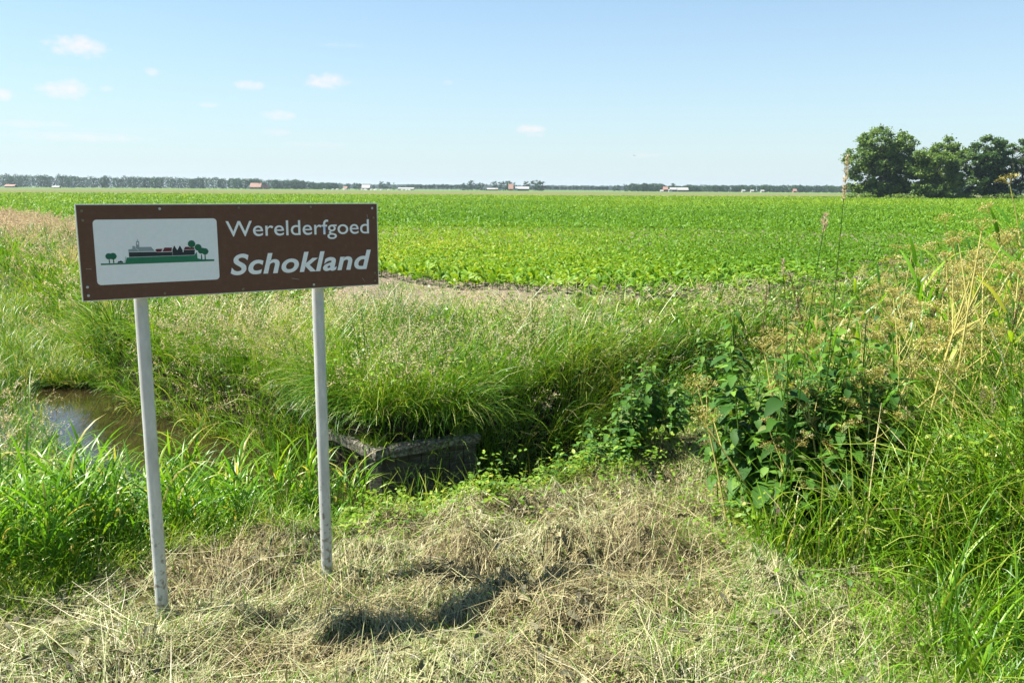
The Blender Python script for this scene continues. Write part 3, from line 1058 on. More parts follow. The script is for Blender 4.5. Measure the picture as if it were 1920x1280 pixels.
woods('woodland', 'dense green woodland along the horizon from the left photo edge', [(-120, 130, 16, 15.2), (130, 480, 14.0, 13.0), (470, 565, 11.5, 11.5), (560, 638, 10, 7.5)], 1010, M_woodland)
woods('woodland', 'low wood beside the red roofed farm right of the picture centre', [(1182, 1240, 10.0, 9.5), (1232, 1300, 7, 7)], 1030, M_woodland)
woods('woodland', 'long flat woodland behind three white sheds at the right', [(1284, 1600, 8.4, 9.0), (1600, 2100, 9, 10)], 1050, M_woodland, 1.2)
woods('woodland', 'faint bluish woodland on the far horizon behind the avenue rows', [(600, 1300, 13, 13)], 2300, M_woodland, 2.2, 80, .5)


# ------------------------------------------------------------------ far buildings
def house(name, label, px, D, w, dep, wall_h, roof_h, wmat, rmat, cat='house', windows=2, door=True, turn=0.0, gable_front=False, chimney=False):
    o = empty(name, (far(px, D), D, 0), turn)
    tag(o, label, cat)
    gg = Geo()
    gg.box((-w / 2, 0, 0), (w / 2, dep, wall_h))
    if gable_front:
        for y in (0, dep):
            gg.add([(-w / 2, y, wall_h), (w / 2, y, wall_h), (0, y, wall_h + roof_h)], [[0, 1, 2]])
    else:
        for x in (-w / 2, w / 2):
            gg.add([(x, 0, wall_h), (x, dep, wall_h), (x, dep / 2, wall_h + roof_h)], [[0, 1, 2]])
    gg.build('wall', wmat, o)
    gg = Geo()
    ov = .4
    th = .25
    if gable_front:
        A = [(-w / 2 - ov, wall_h - .3), (0, wall_h + roof_h + .15), (w / 2 + ov, wall_h - .3)]
        prof = A + [(w / 2 + ov, wall_h - .3 + th), (0, wall_h + roof_h + .15 + th), (-w / 2 - ov, wall_h - .3 + th)]
        f = [(x, -ov, z) for x, z in prof]
        b = [(x, dep + ov, z) for x, z in prof]
    else:
        A = [(-ov, wall_h - .3), (dep / 2, wall_h + roof_h + .15), (dep + ov, wall_h - .3)]
        prof = A + [(dep + ov, wall_h - .3 + th), (dep / 2, wall_h + roof_h + .15 + th), (-ov, wall_h - .3 + th)]
        f = [(-w / 2 - ov, y, z) for y, z in prof]
        b = [(w / 2 + ov, y, z) for y, z in prof]
    V = f + b
    gg.add(V, [(i, (i + 1) % 6, 6 + (i + 1) % 6, 6 + i) for i in range(6)] + [(0, 1, 4, 5), (1, 2, 3, 4), (6, 11, 10, 7), (7, 10, 9, 8)])
    rf = gg.build('roof', rmat, o)
    if chimney:
        gg = Geo()
        gg.box((w * .25, dep * .4, wall_h + roof_h * .6), (w * .25 + .8, dep * .4 + .8, wall_h + roof_h + 1.1))
        gg.build('chimney', M_wallbrick, rf)
    for i in range(windows):
        x = -w / 2 + w * (i + .7) / (windows + .9)
        gg = Geo()
        gg.box((x - .6, -.05, 1.0), (x + .6, .1, min(2.2, wall_h - .3)))
        gg.build('window', M_window, o)
    if door:
        gg = Geo()
        gg.box((w * .36, -.05, 0), (w * .36 + 1.1, .1, 2.1))
        gg.build('door', M_walldark, o)
    return o


house('farmhouse', 'farmhouse with big orange tiled roof before the left woodland', 484, 985, 12, 9, 2.4, 4.2, M_wallbrick, M_roofred, chimney=True)
house('farmhouse', 'narrow orange gabled house right of the big orange roof', 503, 990, 4.5, 8, 2.4, 3.4, M_wallbrick, M_roofred, windows=1, door=False, gable_front=True)
house('shed', 'small white shed left of the big orange roofed farmhouse', 472, 985, 4, 5, 1.8, 1.6, M_wallwhite, M_roofpale, 'shed', 1, False, gable_front=True)
house('farmhouse', 'low house with brownish red roof far left in the woodland', 30, 985, 11, 7, 1.6, 1.6, M_walldark, M_roofred)
house('shed', 'pale low shed before the woodland at the left', 115, 985, 8, 5, 1.0, .9, M_walldark, M_roofpale, 'shed', 1, False)
house('farmhouse', 'house with pale pinkish roof among small trees past the left woodland', 688, 990, 9, 8, 2.2, 3.2, M_wallbrick, M_roofpale)
house('house', 'tiny orange walled house between two low trees left of the pale roofed house', 650, 990, 4, 5, 1.8, 1.5, M_wallbrick, M_roofred, windows=1, door=False)
house('greenhouse', 'long low white greenhouse left of the avenue trees', 762, 1010, 18, 10, 1.6, 1.0, M_wallwhite, M_roofpale, 'greenhouse', 3, False)
house('farmhouse', 'white walled farmhouse with orange gable at the left of the middle farm', 908, 985, 4.5, 7, 3.4, 3.2, M_wallwhite, M_roofred, windows=1, gable_front=True, chimney=True)
house('shed', 'long low shed with pinkish roof in the middle farm', 922, 980, 12, 6, 1.6, 1.1, M_walldark, M_roofpale, 'shed', 2, False)
house('barn', 'steep red roofed barn in the middle farm under broad trees', 956, 985, 5, 9, 2.2, 5.2, M_wallbrick, M_roofred, 'barn', 1, False)
house('barn', 'long grey roofed barn with white doors in the middle farm', 977, 975, 15, 9, 2.4, 1.9, M_walldark, M_roofgrey, 'barn', 2, False)
house('shed', 'white fronted shed at the left end of the grey barn', 966, 970, 4.2, 4, 2.2, .9, M_wallwhite, M_roofpale, 'shed', 1, True, gable_front=True)
house('farmhouse', 'red roofed farmhouse of the right hand farm', 1242, 990, 5, 7, 2.6, 2.8, M_wallbrick, M_roofred)
house('shed', 'white fronted shed before the right hand farmhouse', 1251, 980, 3.5, 5, 1.8, 1.0, M_wallwhite, M_roofpale, 'shed', 1, False, gable_front=True)
house('barn', 'dark barn with grey roof between farmhouse and pale barn on the right', 1258, 995, 9, 8, 2.6, 1.9, M_walldark, M_roofgrey, 'barn', 1, False)
house('barn', 'long barn with bright pale roof on the right hand farm', 1274, 990, 12, 9, 2.2, 2.4, M_walldark, M_roofpale, 'barn', 2, False)
house('shed', 'low pale shed left of the right hand farmhouse', 1235, 985, 3, 4, 1.0, .8, M_wallwhite, M_roofgrey, 'shed', 1, False)
for px, lab in ((1386, 'leftmost of three small white sheds before the long woodland'), (1402, 'middle one of three small white sheds before the long woodland'), (1421, 'rightmost of three small white sheds before the long woodland')):
    house('shed', lab, px, 985, 3.2, 4, 1.7, .8, M_wallwhite, M_roofpale, 'shed', 1, False)
house('house', 'tiny red roofed house at the foot of the right woodland', 1481, 985, 3.5, 5, 2.0, 1.8, M_wallbrick, M_roofred, windows=1, door=False)


def trailer(px, lab, L, body, cat):
    o = empty('trailer', (far(px, 900), 900, 0))
    tag(o, lab, cat)
    gg = Geo()
    gg.box((-L / 2, 0, .6), (L / 2, 2.4, 1.9))
    gg.box((-L / 2 + .3, .2, 1.9), (L / 2 - .3, 2.2, 2.05))
    gg.build('body', body, o)
    for x in (-L * .3, L * .3):
        gg = Geo()
        nn = 12
        V = [(x + .5 * math.cos(2 * PI * i / nn), y, .5 + .5 * math.sin(2 * PI * i / nn)) for y in (-.05, .3) for i in range(nn)]
        gg.add(V, [(i, (i + 1) % nn, nn + (i + 1) % nn, nn + i) for i in range(nn)])
        gg.add(V[:nn], [list(range(nn))])
        gg.build('wheel', M_bird, o)
    return o


trailer(939.5, 'long white farm trailer parked before the middle farm', 6.0, M_wallwhite, 'trailer')
trailer(930, 'small orange farm trailer left of the white one', 2.2, M_orange, 'trailer')

# white sheep scattered on the far meadow
def sheep_mesh():
    gg = Geo()
    gl = Geo()
    nn, mm = 10, 7
    V = []
    for j in range(mm):
        a = PI * j / (mm - 1)
        for i in range(nn):
            b = 2 * PI * i / nn
            V.append((-.62 * math.cos(a), .27 * math.sin(a) * math.cos(b) * 1.0, .68 + .27 * math.sin(a) * math.sin(b)))
    gg.add(V, [(j * nn + i, j * nn + (i + 1) % nn, (j + 1) * nn + (i + 1) % nn, (j + 1) * nn + i) for j in range(mm - 1) for i in range(nn)])
    P = np.array([[(.5, 0, .8), (.66, 0, .92), (.80, 0, .88), (.92, 0, .78)]], float)
    tubes(gg, P, .14, .06, .5, 6)
    legs = np.array([[(x, y, .55), (x + .02, y, .25), (x, y, 0)] for x in (-.38, .38) for y in (-.13, .13)], float)
    tubes(gg, legs, .065, .04, .5, 5)
    return gg.mesh('sheep', M_whitefur)


SM = sheep_mesh()
for i, px in enumerate((611, 627, 635, 648, 652, 681, 686, 689, 698, 704, 706, 716, 730, 755, 763, 769)):
    D = 560 + (i * 37 % 50)
    o = link('sheep', SM)
    o.location = (far(px, D), D, 0.08)
    o.rotation_euler = (0, 0, random.choice((0, PI)) + random.uniform(-.5, .5))
    o.scale = (1.25, 1.25, 1.25)
    tag(o, 'small white sheep in the meadow beyond the crop left of centre', 'sheep', 'white sheep in the far meadow')

# a bird in the sky above the field
g = Geo()
tubes(g, np.array([[(-.22, 0, 0), (-.12, 0, .01), (.05, 0, .01), (.2, 0, .02)]]), .03, .012, .5, 6)
tubes(g, np.array([[(-.22, 0, 0), (-.17, 0, .0), (-.10, 0, .01)]]), .008, .055, .5, 6)
for s in (-1, 1):
    g.add([(-.08, s * .03, .02), (.07, s * .03, .02), (.10, s * .26, .10), (.02, s * .52, .04), (-.02, s * .27, .09)], [[0, 1, 2, 4], [4, 2, 3, 3]][:1])
    g.add([(-.02, s * .27, .09), (.10, s * .26, .10), (.02, s * .52, .04)], [[0, 1, 2]])
o = g.build('bird', M_bird)
o.location = (far(1182, 170), 170, 1.75 + (356 - 294) / FPX * 170)
o.rotation_euler = (.3, 0, .5)
tag(o, 'small dark bird flying in the sky above the field', 'bird')


# ------------------------------------------------------------------ crop field
def crop_at(g, x, y, K, nl, size, t0):
    n = len(x)
    zz = height(x, y)
    for j in range(nl):
        a = rng.uniform(0, 2 * PI, n)
        el_ = rng.uniform(.45, 1.25, n)
        d = np.stack([np.cos(a) * np.cos(el_), np.sin(a) * np.cos(el_), np.sin(el_)], -1)
        pos = np.stack([x, y, zz + rng.uniform(0, .08, n) * size / .2], -1) + d * (0.25 * size)[:, None] * .6
        t = np.clip(t0 + rng.normal(0, .14, n), 0, 1)
        L = size * rng.uniform(.7, 1.15, n)
        prof = {2: [.8, .7], 3: [.35, 1, .25], 4: [.25, .9, 1, .15]}[K]
        leaves(g, pos, d, np.array([[0, 0, 1.0]]) + rng.normal(0, .3, (n, 3)), L, L * .48, prof, t, 0 if K < 4 else .25, rng.uniform(.25, .7, n))


def crop_tint(x, y):
    t = 0.44 + (fbm(x, y, .06, 8, 3) - .5) * .35 + .16 * sstep(40, 160, np.hypot(x, y))  # last term lightens the crop with distance: haze put into the leaf colour
    edge = sstep(48, 15, y) * sstep(9, -3, x)
    return t + .02 + .34 * edge * (.5 + fbm(x, y, .5, 9, 2)) + .08 * sstep(17.5, 15, y)


def in_field(x, y, m=0.0):
    return inside(x, y - m, FIELD)


# individual plants of the nearest rows
CM = []
for v in range(6):
    gg = Geo()
    z0 = np.zeros(1)
    n = 9
    a = rng.uniform(0, 2 * PI, n)
    el_ = rng.uniform(.55, 1.3, n)
    d = np.stack([np.cos(a) * np.cos(el_), np.sin(a) * np.cos(el_), np.sin(el_)], -1)
    h_ = rng.uniform(.04, .16, n)
    tubes(gg, np.array([[(0, 0, -.02), (.005, 0, .08), (0, .005, .17)]]), .006, .004, .35, 4)
    stem = d * rng.uniform(.02, .06, n)[:, None] + np.stack([0 * h_, 0 * h_, h_], -1)
    L = rng.uniform(.08, .135, n)
    leaves(gg, stem, d, np.array([[0, 0, 1.0]]) + rng.normal(0, .3, (n, 3)), L, L * .5, [.25, .9, 1, .15], np.clip(.42 + .06 * v + rng.normal(0, .13, n), 0, 1), .25, rng.uniform(.2, .7, n))
    CM.append(gg.mesh('crop_plant', M_crop))
xs, ys = [], []
xx = rng.uniform(-3.2, 6.5, 9000)
yy = rng.uniform(14.0, 19.0, 9000)
ok = in_field(xx, yy)
xx, yy = xx[ok], yy[ok]
# distance from the edge: keep the nearest ones, thinned to real spacing
o_ = np.argsort(yy - np.interp(xx, [p[0] for p in EDGE], [p[1] for p in EDGE]))
keep = []
for i in o_:
    if all((xx[i] - xx[j]) ** 2 + (yy[i] - yy[j]) ** 2 > .19 ** 2 for j in keep[-170:]):
        keep.append(i)
    if len(keep) >= 295:
        break
front = np.array([(xx[i], yy[i]) for i in keep])
fz = height(front[:, 0], front[:, 1])
for i, (x, y) in enumerate(front):
    o = link('crop_plant', CM[min(5, int(random.random() * 3) + (3 if x < 1.5 else 0))])
    s = random.uniform(.85, 1.3)
    o.location = (x, y, fz[i])
    o.rotation_euler = (0, 0, random.uniform(0, 6.28))
    o.scale = (s, s, s * random.uniform(.9, 1.2))
    tag(o, 'young leafy crop plant in the nearest row along the bare field edge', 'crop plant', 'crop plants along the near field edge')
front_y = lambda x: np.interp(x, np.linspace(-3.2, 6.5, 40), [max([p[1] for p in front if abs(p[0] - q) < .3] or [0]) for q in np.linspace(-3.2, 6.5, 40)])
g = Geo()
x, y = scatter(74000, 14, 48, -38, 40)
ok = in_field(x, y) & ~((x > -3.2) & (x < 6.5) & (y < front_y(x)))
x, y = x[ok], y[ok]
r = np.hypot(x, y)
nearm = r < 24
crop_at(g, x[nearm], y[nearm], 4, 7, .082 * rng.uniform(.7, 1.3, nearm.sum()), crop_tint(x[nearm], y[nearm]))
crop_at(g, x[~nearm], y[~nearm], 3, 7, .082 * rng.uniform(.7, 1.3, (~nearm).sum()), crop_tint(x[~nearm], y[~nearm]))
x, y = scatter(160000, 40, 262, -42, 42)
ok = in_field(x, y)
x, y = x[ok], y[ok]
r = np.hypot(x, y)
crop_at(g, x, y, 2, 5, np.clip(.10 + r * .0010, .13, .36) * rng.uniform(.8, 1.2, len(x)), crop_tint(x, y))
tag(g.build('crop', M_crop), 'bright green leafy crop covering the wide flat field behind the sign', 'crop', None, 'stuff')


# ------------------------------------------------------------------ grass on the banks
def panicles(g, gs, base, H, az_, lean, tint, n_sp=16, size=.010, droop=1.0, spread=.03):
    """Seed heads: thin stalk into gs, spikelets into g."""
    N = len(base)
    P, T = spine(base, H, az_, lean, droop * np.ones(N) if np.ndim(droop) == 0 else droop, 6, 2.2)
    tubes(gs, P, .0011, .0006, .8, 3)
    s = rng.uniform(.68, 1.0, (N, n_sp))
    kx = s * 5
    i0 = np.clip(kx.astype(int), 0, 4)
    f = (kx - i0)[..., None]
    ar = np.arange(N)[:, None]
    c = P[ar, i0] * (1 - f) + P[ar, i0 + 1] * f
    wide = (np.sin((s - .68) / .32 * PI) * .8 + .2)[..., None]
    c = c + rng.normal(0, 1, (N, n_sp, 3)) * spread * wide
    c[..., 2] -= rng.uniform(0, spread, (N, n_sp))
    cards(g, c.reshape(-1, 3), np.broadcast_to(size, (N,)).repeat(n_sp) * rng.uniform(.6, 1.4, N * n_sp), np.clip(tint[:, None] + rng.normal(0, .15, (N, n_sp)), 0, 1).ravel(), 0, .4)


g = Geo()
gs = Geo()
# far bank between the ditch and the field
x, y = scatter(130000, 7.0, 62, -42, 42)
d = ditch_dist(x, y)
m = inside(x, y, FAR_SIDE) & (d > np.where(y > 12.2, -.8, 0.02)) & ~inside(x, y + .25, FIELD)
tr = (x > -3.2) & (x < 9) & (d > 3.3) & (y > 12.3)
bare = tr & (fbm(x, y, .5, 20, 2) + .25 * sstep(12.5, 14, y) > .50)
m &= ~bare
x, y, d = x[m], y[m], d[m]
N = len(x)
r = np.hypot(x, y)
pt = fbm(x, y, .35, 11, 3)
pn = fbm(x, y, 1.3, 15, 2)
hgt = (.24 + .40 * pt) * (1 - .22 * (x > 0)) * sstep(0, .25, d + .15) * (1 - .68 * sstep(10.2, 12.8, y) * (x > -3.6)) * rng.uniform(.6, 1.25, N)
# lean: away from the sun side and over the ditch rim
over = sstep(.9, .0, d)
azi = np.where(rng.random(N) < .35 + .5 * over, math.pi * .98 + rng.normal(0, .7, N) + (x < -1.2) * .5, rng.uniform(0, 2 * PI, N))
tn = .0 + .95 * pn + rng.normal(0, .16, N) + .1 * sstep(9, 13, r)
tn = np.where(rng.random(N) < .05 + .08 * sstep(16, 40, r), rng.uniform(.85, 1, N), np.clip(tn, 0, .82))
base = np.stack([x, y, np.maximum(height(x, y), WATER_Z - .05) - .02], -1)
blades(g, base, hgt, np.maximum(.0055, .00070 * r) * rng.uniform(.7, 1.4, N), azi, rng.uniform(.05, .75, N), rng.uniform(.5, 2.1, N) + .6 * over, tn, 5)
# tufts: each with its own height, tint and lean
cx, cy = scatter(6400, 7.0, 34, -42, 42)
cd = ditch_dist(cx, cy)
m = inside(cx, cy, FAR_SIDE) & (cd > .04) & ~inside(cx, cy + .3, FIELD) & ~((cx > -3.2) & (cx < 9) & (cd > 3.1) & (cy > 12.0))
cx, cy, cd = cx[m], cy[m], cd[m]
nt_ = len(cx)
per = 34
th_ = (.22 + .78 * rng.random(nt_) ** 1.5) * (1 - .68 * sstep(10.2, 12.8, cy) * (cx > -3.6))
lush = (np.hypot(cx + .45, (cy - 8.0) * .8) < 1.0)
th_ = np.where(lush, .30 + .62 * rng.random(nt_) ** 1.4, th_)
tt = np.where(lush, rng.normal(.34, .22, nt_), rng.normal(.46, .30, nt_))
tt = np.where(rng.random(nt_) < .05, .93, tt)
ta = rng.uniform(0, 2 * PI, nt_)
tl = rng.uniform(0, .55, nt_) + .4 * sstep(.7, 0, cd) * (1 - .6 * lush)
ta = np.where(cd < .6, PI + rng.normal(0, .5, nt_), ta)
rr = np.abs(rng.normal(0, .10, (nt_, per))) * (1 + .03 * np.hypot(cx, cy))[:, None]
aa = rng.uniform(0, 2 * PI, (nt_, per))
x = (cx[:, None] + rr * np.sin(aa)).ravel()
y = (cy[:, None] + rr * np.cos(aa)).ravel()
lx = (np.sin(aa) * .5 + np.sin(ta)[:, None] * tl[:, None] * 1.6).ravel()
ly = (np.cos(aa) * .5 + np.cos(ta)[:, None] * tl[:, None] * 1.6).ravel()
N = len(x)
r = np.hypot(x, y)
base = np.stack([x, y, np.maximum(height(x, y), WATER_Z - .05) - .02], -1)
blades(g, base, th_.repeat(per) * rng.uniform(.6, 1.2, N), np.maximum(.0065, .00078 * r) * rng.uniform(.7, 1.5, N), np.arctan2(lx, ly), np.clip(np.hypot(lx, ly) * .45 * rng.uniform(.4, 1.4, N), .03, .9), rng.uniform(.5, 1.9, N), np.clip(tt.repeat(per) + rng.normal(0, .10, N), 0, 1), 5)
# long grass along the steep rim, leaning out over the water
n_ = 60000
x = rng.uniform(-8, 6.5, n_)
y = rng.uniform(7.0, 14.5, n_)
d = ditch_dist(x, y)
m = inside(x, y, FAR_SIDE) & (d > .02) & (d < .55)
x, y, d = x[m][:17000], y[m][:17000], d[m][:17000]
gxx = (ditch_dist(x + .05, y) - d)
gyy = (ditch_dist(x, y + .05) - d)
N = len(x)
pn = fbm(x, y, 1.8, 22, 2)
base = np.stack([x, y, np.maximum(height(x, y), WATER_Z - .05) - .02], -1)
blades(g, base, rng.uniform(.35, .95, N) * (.5 + .7 * pn) * np.where(x < -1.6, .95, 1.0), np.maximum(.0065, .00075 * np.hypot(x, y)) * rng.uniform(.7, 1.4, N), np.arctan2(-gxx, -gyy) + rng.normal(0, .8, N), rng.uniform(.1, .8, N), rng.uniform(.8, 2.3, N), np.where(rng.random(N) < .08, rng.uniform(.86, 1, N), np.clip(.08 + .8 * pn + rng.normal(0, .15, N), 0, .85)), 6)
# grass hanging over the timber wall
n_ = 3600
t_ = rng.random(n_)
left = rng.random(n_) < .42
ex = np.where(left, -1.95, .1)
ey = np.where(left, 8.1, 7.95)
t_ = np.where(left, .10 + 1.0 * t_, .16 + 1.1 * t_ ** .8)
nx_ = np.where(left, .75, -.53)
ny_ = np.where(left, .66, .85)
q = .105 + .35 * rng.random(n_) ** 1.8
x = CORNER[0] + (ex - CORNER[0]) * t_ + nx_ * q
y = CORNER[1] + (ey - CORNER[1]) * t_ + ny_ * q
base = np.stack([x, y, height(x, y) - .02], -1)
blades(g, base, rng.uniform(.20, .52, n_) * (1 + .6 * (t_ > .5)), rng.uniform(.005, .010, n_), np.arctan2(-nx_, -ny_) + rng.normal(0, .9, n_), rng.uniform(.2, 1.1, n_), rng.uniform(1.0, 2.4, n_), np.where(rng.random(n_) < .12, .92, np.clip(rng.normal(.32, .2, n_), 0, .8)), 6)
# broken and lodged stems lying through the bank grass
x, y = scatter(26000, 7.0, 26, -42, 42)
d = ditch_dist(x, y)
m = inside(x, y, FAR_SIDE) & (d > .05) & ~inside(x, y + .3, FIELD) & ~((x > -3.2) & (x < 9) & (d > 2.8) & (y > 11.6))
x, y = x[m], y[m]
N = len(x)
r = np.hypot(x, y)
base = np.stack([x, y, height(x, y) + rng.uniform(.05, .42, N)], -1)
blades(g, base, rng.uniform(.15, .55, N), np.maximum(.005, .0007 * r) * rng.uniform(.6, 1.3, N), rng.uniform(0, 2 * PI, N), rng.uniform(.6, 1.7, N), rng.normal(0, .7, N), np.where(rng.random(N) < .55, rng.uniform(.84, 1, N), rng.uniform(.2, .8, N)), 4)
# moss and short grass growing on top of the capping beams
n_ = 900
t_ = rng.random(n_)
left = rng.random(n_) < .45
q = rng.uniform(.0, .1, n_)
x = CORNER[0] + np.where(left, -.60, .88) * t_ + np.where(left, .75, -.53) * q
y = CORNER[1] + np.where(left, .69, .50) * t_ + np.where(left, .66, .85) * q
m = fbm(x, y, 5, 21, 2) > .42
x, y = x[m], y[m]
N = len(x)
blades(g, np.stack([x, y, np.full(N, -.49)], -1), rng.uniform(.03, .22, N), rng.uniform(.004, .009, N), rng.uniform(0, 2 * PI, N), rng.uniform(.1, 1.2, N), rng.uniform(.2, 1.8, N), np.clip(rng.normal(.55, .3, N), 0, 1), 4)
# overgrown run of the ditch farther off: sedge and dry stems standing in it
t_ = rng.random(30000) ** 2.2
y = 11.6 + t_ * 48
ci = np.interp(y, [9.8, 12.6, 17.2, 31, 52, 125], [-4.7, -7.0, -10.2, -21, -34, -90])
x = ci + rng.normal(0, .55, len(y))
m = ditch_dist(x, y) < .5
x, y = x[m], y[m]
N = len(x)
r = np.hypot(x, y)
pn = fbm(x, y, 1.1, 18, 2)
base = np.stack([x, y, np.maximum(height(x, y), WATER_Z - .05)], -1)
blades(g, base, rng.uniform(.25, .75, N) * (.5 + .7 * pn), np.maximum(.0065, .0007 * r) * rng.uniform(.7, 1.4, N), rng.uniform(0, 2 * PI, N), rng.uniform(.05, .9, N), rng.uniform(.3, 1.8, N), np.where(rng.random(N) < .35, rng.uniform(.8, 1, N), np.clip(.1 + .5 * pn + rng.normal(0, .15, N), 0, .8)), 4)
# left bank of the ditch
x, y = scatter(90000, 5.5, 60, -48, -18)
d = ditch_dist(x, y)
m = ~inside(x, y, FAR_SIDE) & (d > np.where(y > 11.8, -.8, .0)) & (x < -3.3)
x, y, d = x[m], y[m], d[m]
N = len(x)
r = np.hypot(x, y)
pn = fbm(x, y, .9, 25, 3)
hgt = (.32 + .40 * pn) * rng.uniform(.6, 1.25, N) * (1 - .45 * (y < 10.5))
tn = np.clip(.0 + .75 * pn + rng.normal(0, .12, N), 0, .85)
tn = np.where(rng.random(N) < .12, rng.uniform(.85, 1, N), tn)
base = np.stack([x, y, np.maximum(height(x, y), WATER_Z - .05) - .02], -1)
blades(g, base, hgt, np.maximum(.006, .00062 * r) * rng.uniform(.7, 1.4, N), rng.uniform(0, 2 * PI, N), rng.uniform(.05, .7, N), rng.uniform(.5, 2.0, N), tn, 4)
x, y = scatter(60000, 7.0, 30, -42, 42)
d = ditch_dist(x, y)
m = ((inside(x, y, FAR_SIDE) & ~inside(x, y + .3, FIELD)) | (x < -4)) & (d > .02) & (fbm(x, y, .8, 27, 3) > .44) & ~((x > -3.2) & (x < 9) & (d > 3.2) & (y > 12.0))
x, y, d = x[m], y[m], d[m]
N = len(x)
r = np.hypot(x, y)
a = rng.uniform(0, 2 * PI, N)
zl = rng.random(N) ** .7 * (.22 + .5 * fbm(x, y, 1.1, 29, 2))
leaves(g, np.stack([x, y, height(x, y) + zl], -1), np.stack([np.cos(a), np.sin(a), rng.normal(0, .5, N)], -1), rng.normal(0, .6, (N, 3)) + np.array([0, 0, 1.]), rng.uniform(.03, .075, N) * (.7 + .04 * r), rng.uniform(.012, .03, N) * (.7 + .04 * r), [.3, 1, .8, .1], np.clip(rng.normal(.5, .2, N), 0, .84), 0, .4)
gp = Geo()
x, y = scatter(24000, 7.3, 60, -42, 42)
d = ditch_dist(x, y)
pt = fbm(x, y, .55, 30, 3)
far_ = inside(x, y, FAR_SIDE)
m = (d > .12) & ~inside(x, y + .3, FIELD) & (far_ | (x < -4)) & (pt + .12 * (x < -6) + .1 * sstep(15, 30, y) > .52)
m &= ~((x > -3.2) & (x < 9) & (d > 3.3) & (y > 12.6))
x, y, d = x[m], y[m], d[m]
r = np.hypot(x, y)
N = len(x)
base = np.stack([x, y, height(x, y)], -1)
ov = sstep(1.1, .1, d)
panicles(gp, gs, base, rng.uniform(.55, .95, N) * (1 - .5 * sstep(10.2, 12.8, y) * (x > -3.6)), np.where(rng.random(N) < .6, PI * .95, rng.uniform(0, 2 * PI, N)) + rng.normal(0, .5, N), rng.uniform(.05, .35, N) + .25 * ov,
         np.clip(rng.normal(.78, .2, N) - .35 * (r > 20), 0, 1), 17, .011 + .0011 * r, rng.uniform(.5, 1.6, N) + .5 * ov, .028)
# reddish seeding strip along the field edge on the left
n_ = 3600
t_ = rng.random(n_) ** .8
x = np.interp(t_, [0, .55, 1], [-32, -18.4, -7]) + rng.uniform(-1.2, 2.6, n_) * 0
y = np.interp(t_, [0, .55, 1], [54, 35.6, 21.5]) - rng.uniform(.3, 4.5, n_)
x = x - rng.uniform(0, 1.5, n_)
m = ~inside(x, y, FIELD)
x, y = x[m], y[m]
N = len(x)
panicles(gp, gs, np.stack([x, y, height(x, y)], -1), rng.uniform(.55, .85, N), rng.uniform(0, 2 * PI, N), rng.uniform(.05, .4, N), np.clip(rng.normal(.38, .2, N), 0, 1), 12, .008 + .0011 * np.hypot(x, y), rng.uniform(.3, 1.2, N), .03)
# long seeded stems hanging over the rim of the ditch
n_ = 420
x = rng.uniform(-3.7, -1.5, n_)
y = rng.uniform(7.8, 10.6, n_)
d = ditch_dist(x, y)
m = inside(x, y, FAR_SIDE) & (d > .02) & (d < .8)
x, y, d = x[m], y[m], d[m]
N = len(x)
panicles(gp, gs, np.stack([x, y, height(x, y)], -1), rng.uniform(.75, 1.15, N), PI * 1.2 + rng.normal(0, .35, N), rng.uniform(.3, .7, N), np.clip(rng.normal(.4, .2, N), 0, 1), 34, .013, rng.uniform(1.2, 2.0, N), .022)
tag(g.build('grass', M_grass_far), 'tall rough green grass covering both ditch banks up to the crop field', 'grass', None, 'stuff')
gall = Geo()
tag(gp.build('seeding_grass', M_seed), 'pale pinkish grass seed heads waving over the far ditch bank', 'grass', None, 'stuff')
tag(gs.build('grass_stalks', M_grass), 'thin stalks carrying the pale grass seed heads on the bank', 'grass', None, 'stuff')

# ------------------------------------------------------------------ mown hay in the foreground
def near_ok(x, y, dmin):
    return (~inside(x, y, FAR_SIDE)) & (ditch_dist(x, y) > dmin)


g = Geo()
for (n, l0, l1, w0, w1, lift, th_lo, th_hi) in ((175000, .015, .09, .0018, .0068, .035, .5, 2.1), (31000, .12, .34, .0014, .0034, .055, 1.15, 1.7), (3200, .35, .75, .002, .0045, .08, 1.38, 1.6)):
    x, y = scatter(n, 2.9, 8.6, -40, 40)
    m = near_ok(x, y, .2) & (ditch_dist(x, y) > rim_width(x) - .05) & (x > -4.3) & (x < 1.75 + .16 * (y - 3) + 1.6 * rng.random(n) ** 2.0) & (y < 8.2) & (hollow(x, y) < .45)
    x, y = x[m], y[m]
    N = len(x)
    flow = fbm(x, y, .9, 36, 2) * 2 * PI * 1.6
    azi = flow + rng.normal(0, .75, N) + (rng.random(N) < .5) * PI
    L = rng.uniform(l0, l1, N)
    pn = fbm(x, y, 2.6, 40, 3)
    green = .12 + sstep(.2, 2.2, x - .0 * y) * .2 + .14 * sstep(4.6, 3.4, y)
    u = rng.random(N)
    tn = np.where(u < .14, rng.uniform(0, .2, N), np.where(u < .58 - green, rng.uniform(.3, .6, N), np.where(u < .84, rng.uniform(.6, .9, N), rng.uniform(.9, 1, N))))
    tn = np.clip(np.where(pn < .44, tn * .6, tn) + (pn - .5) * .3, 0, 1)
    base = np.stack([x, y, height(x, y) + rng.random(N) ** 1.5 * lift], -1)
    blades(g, base, L, rng.uniform(w0, w1, N), azi, rng.uniform(th_lo, th_hi, N), rng.normal(0, .35, N), tn, 4, [.8, 1, .9, .4], follow=True)
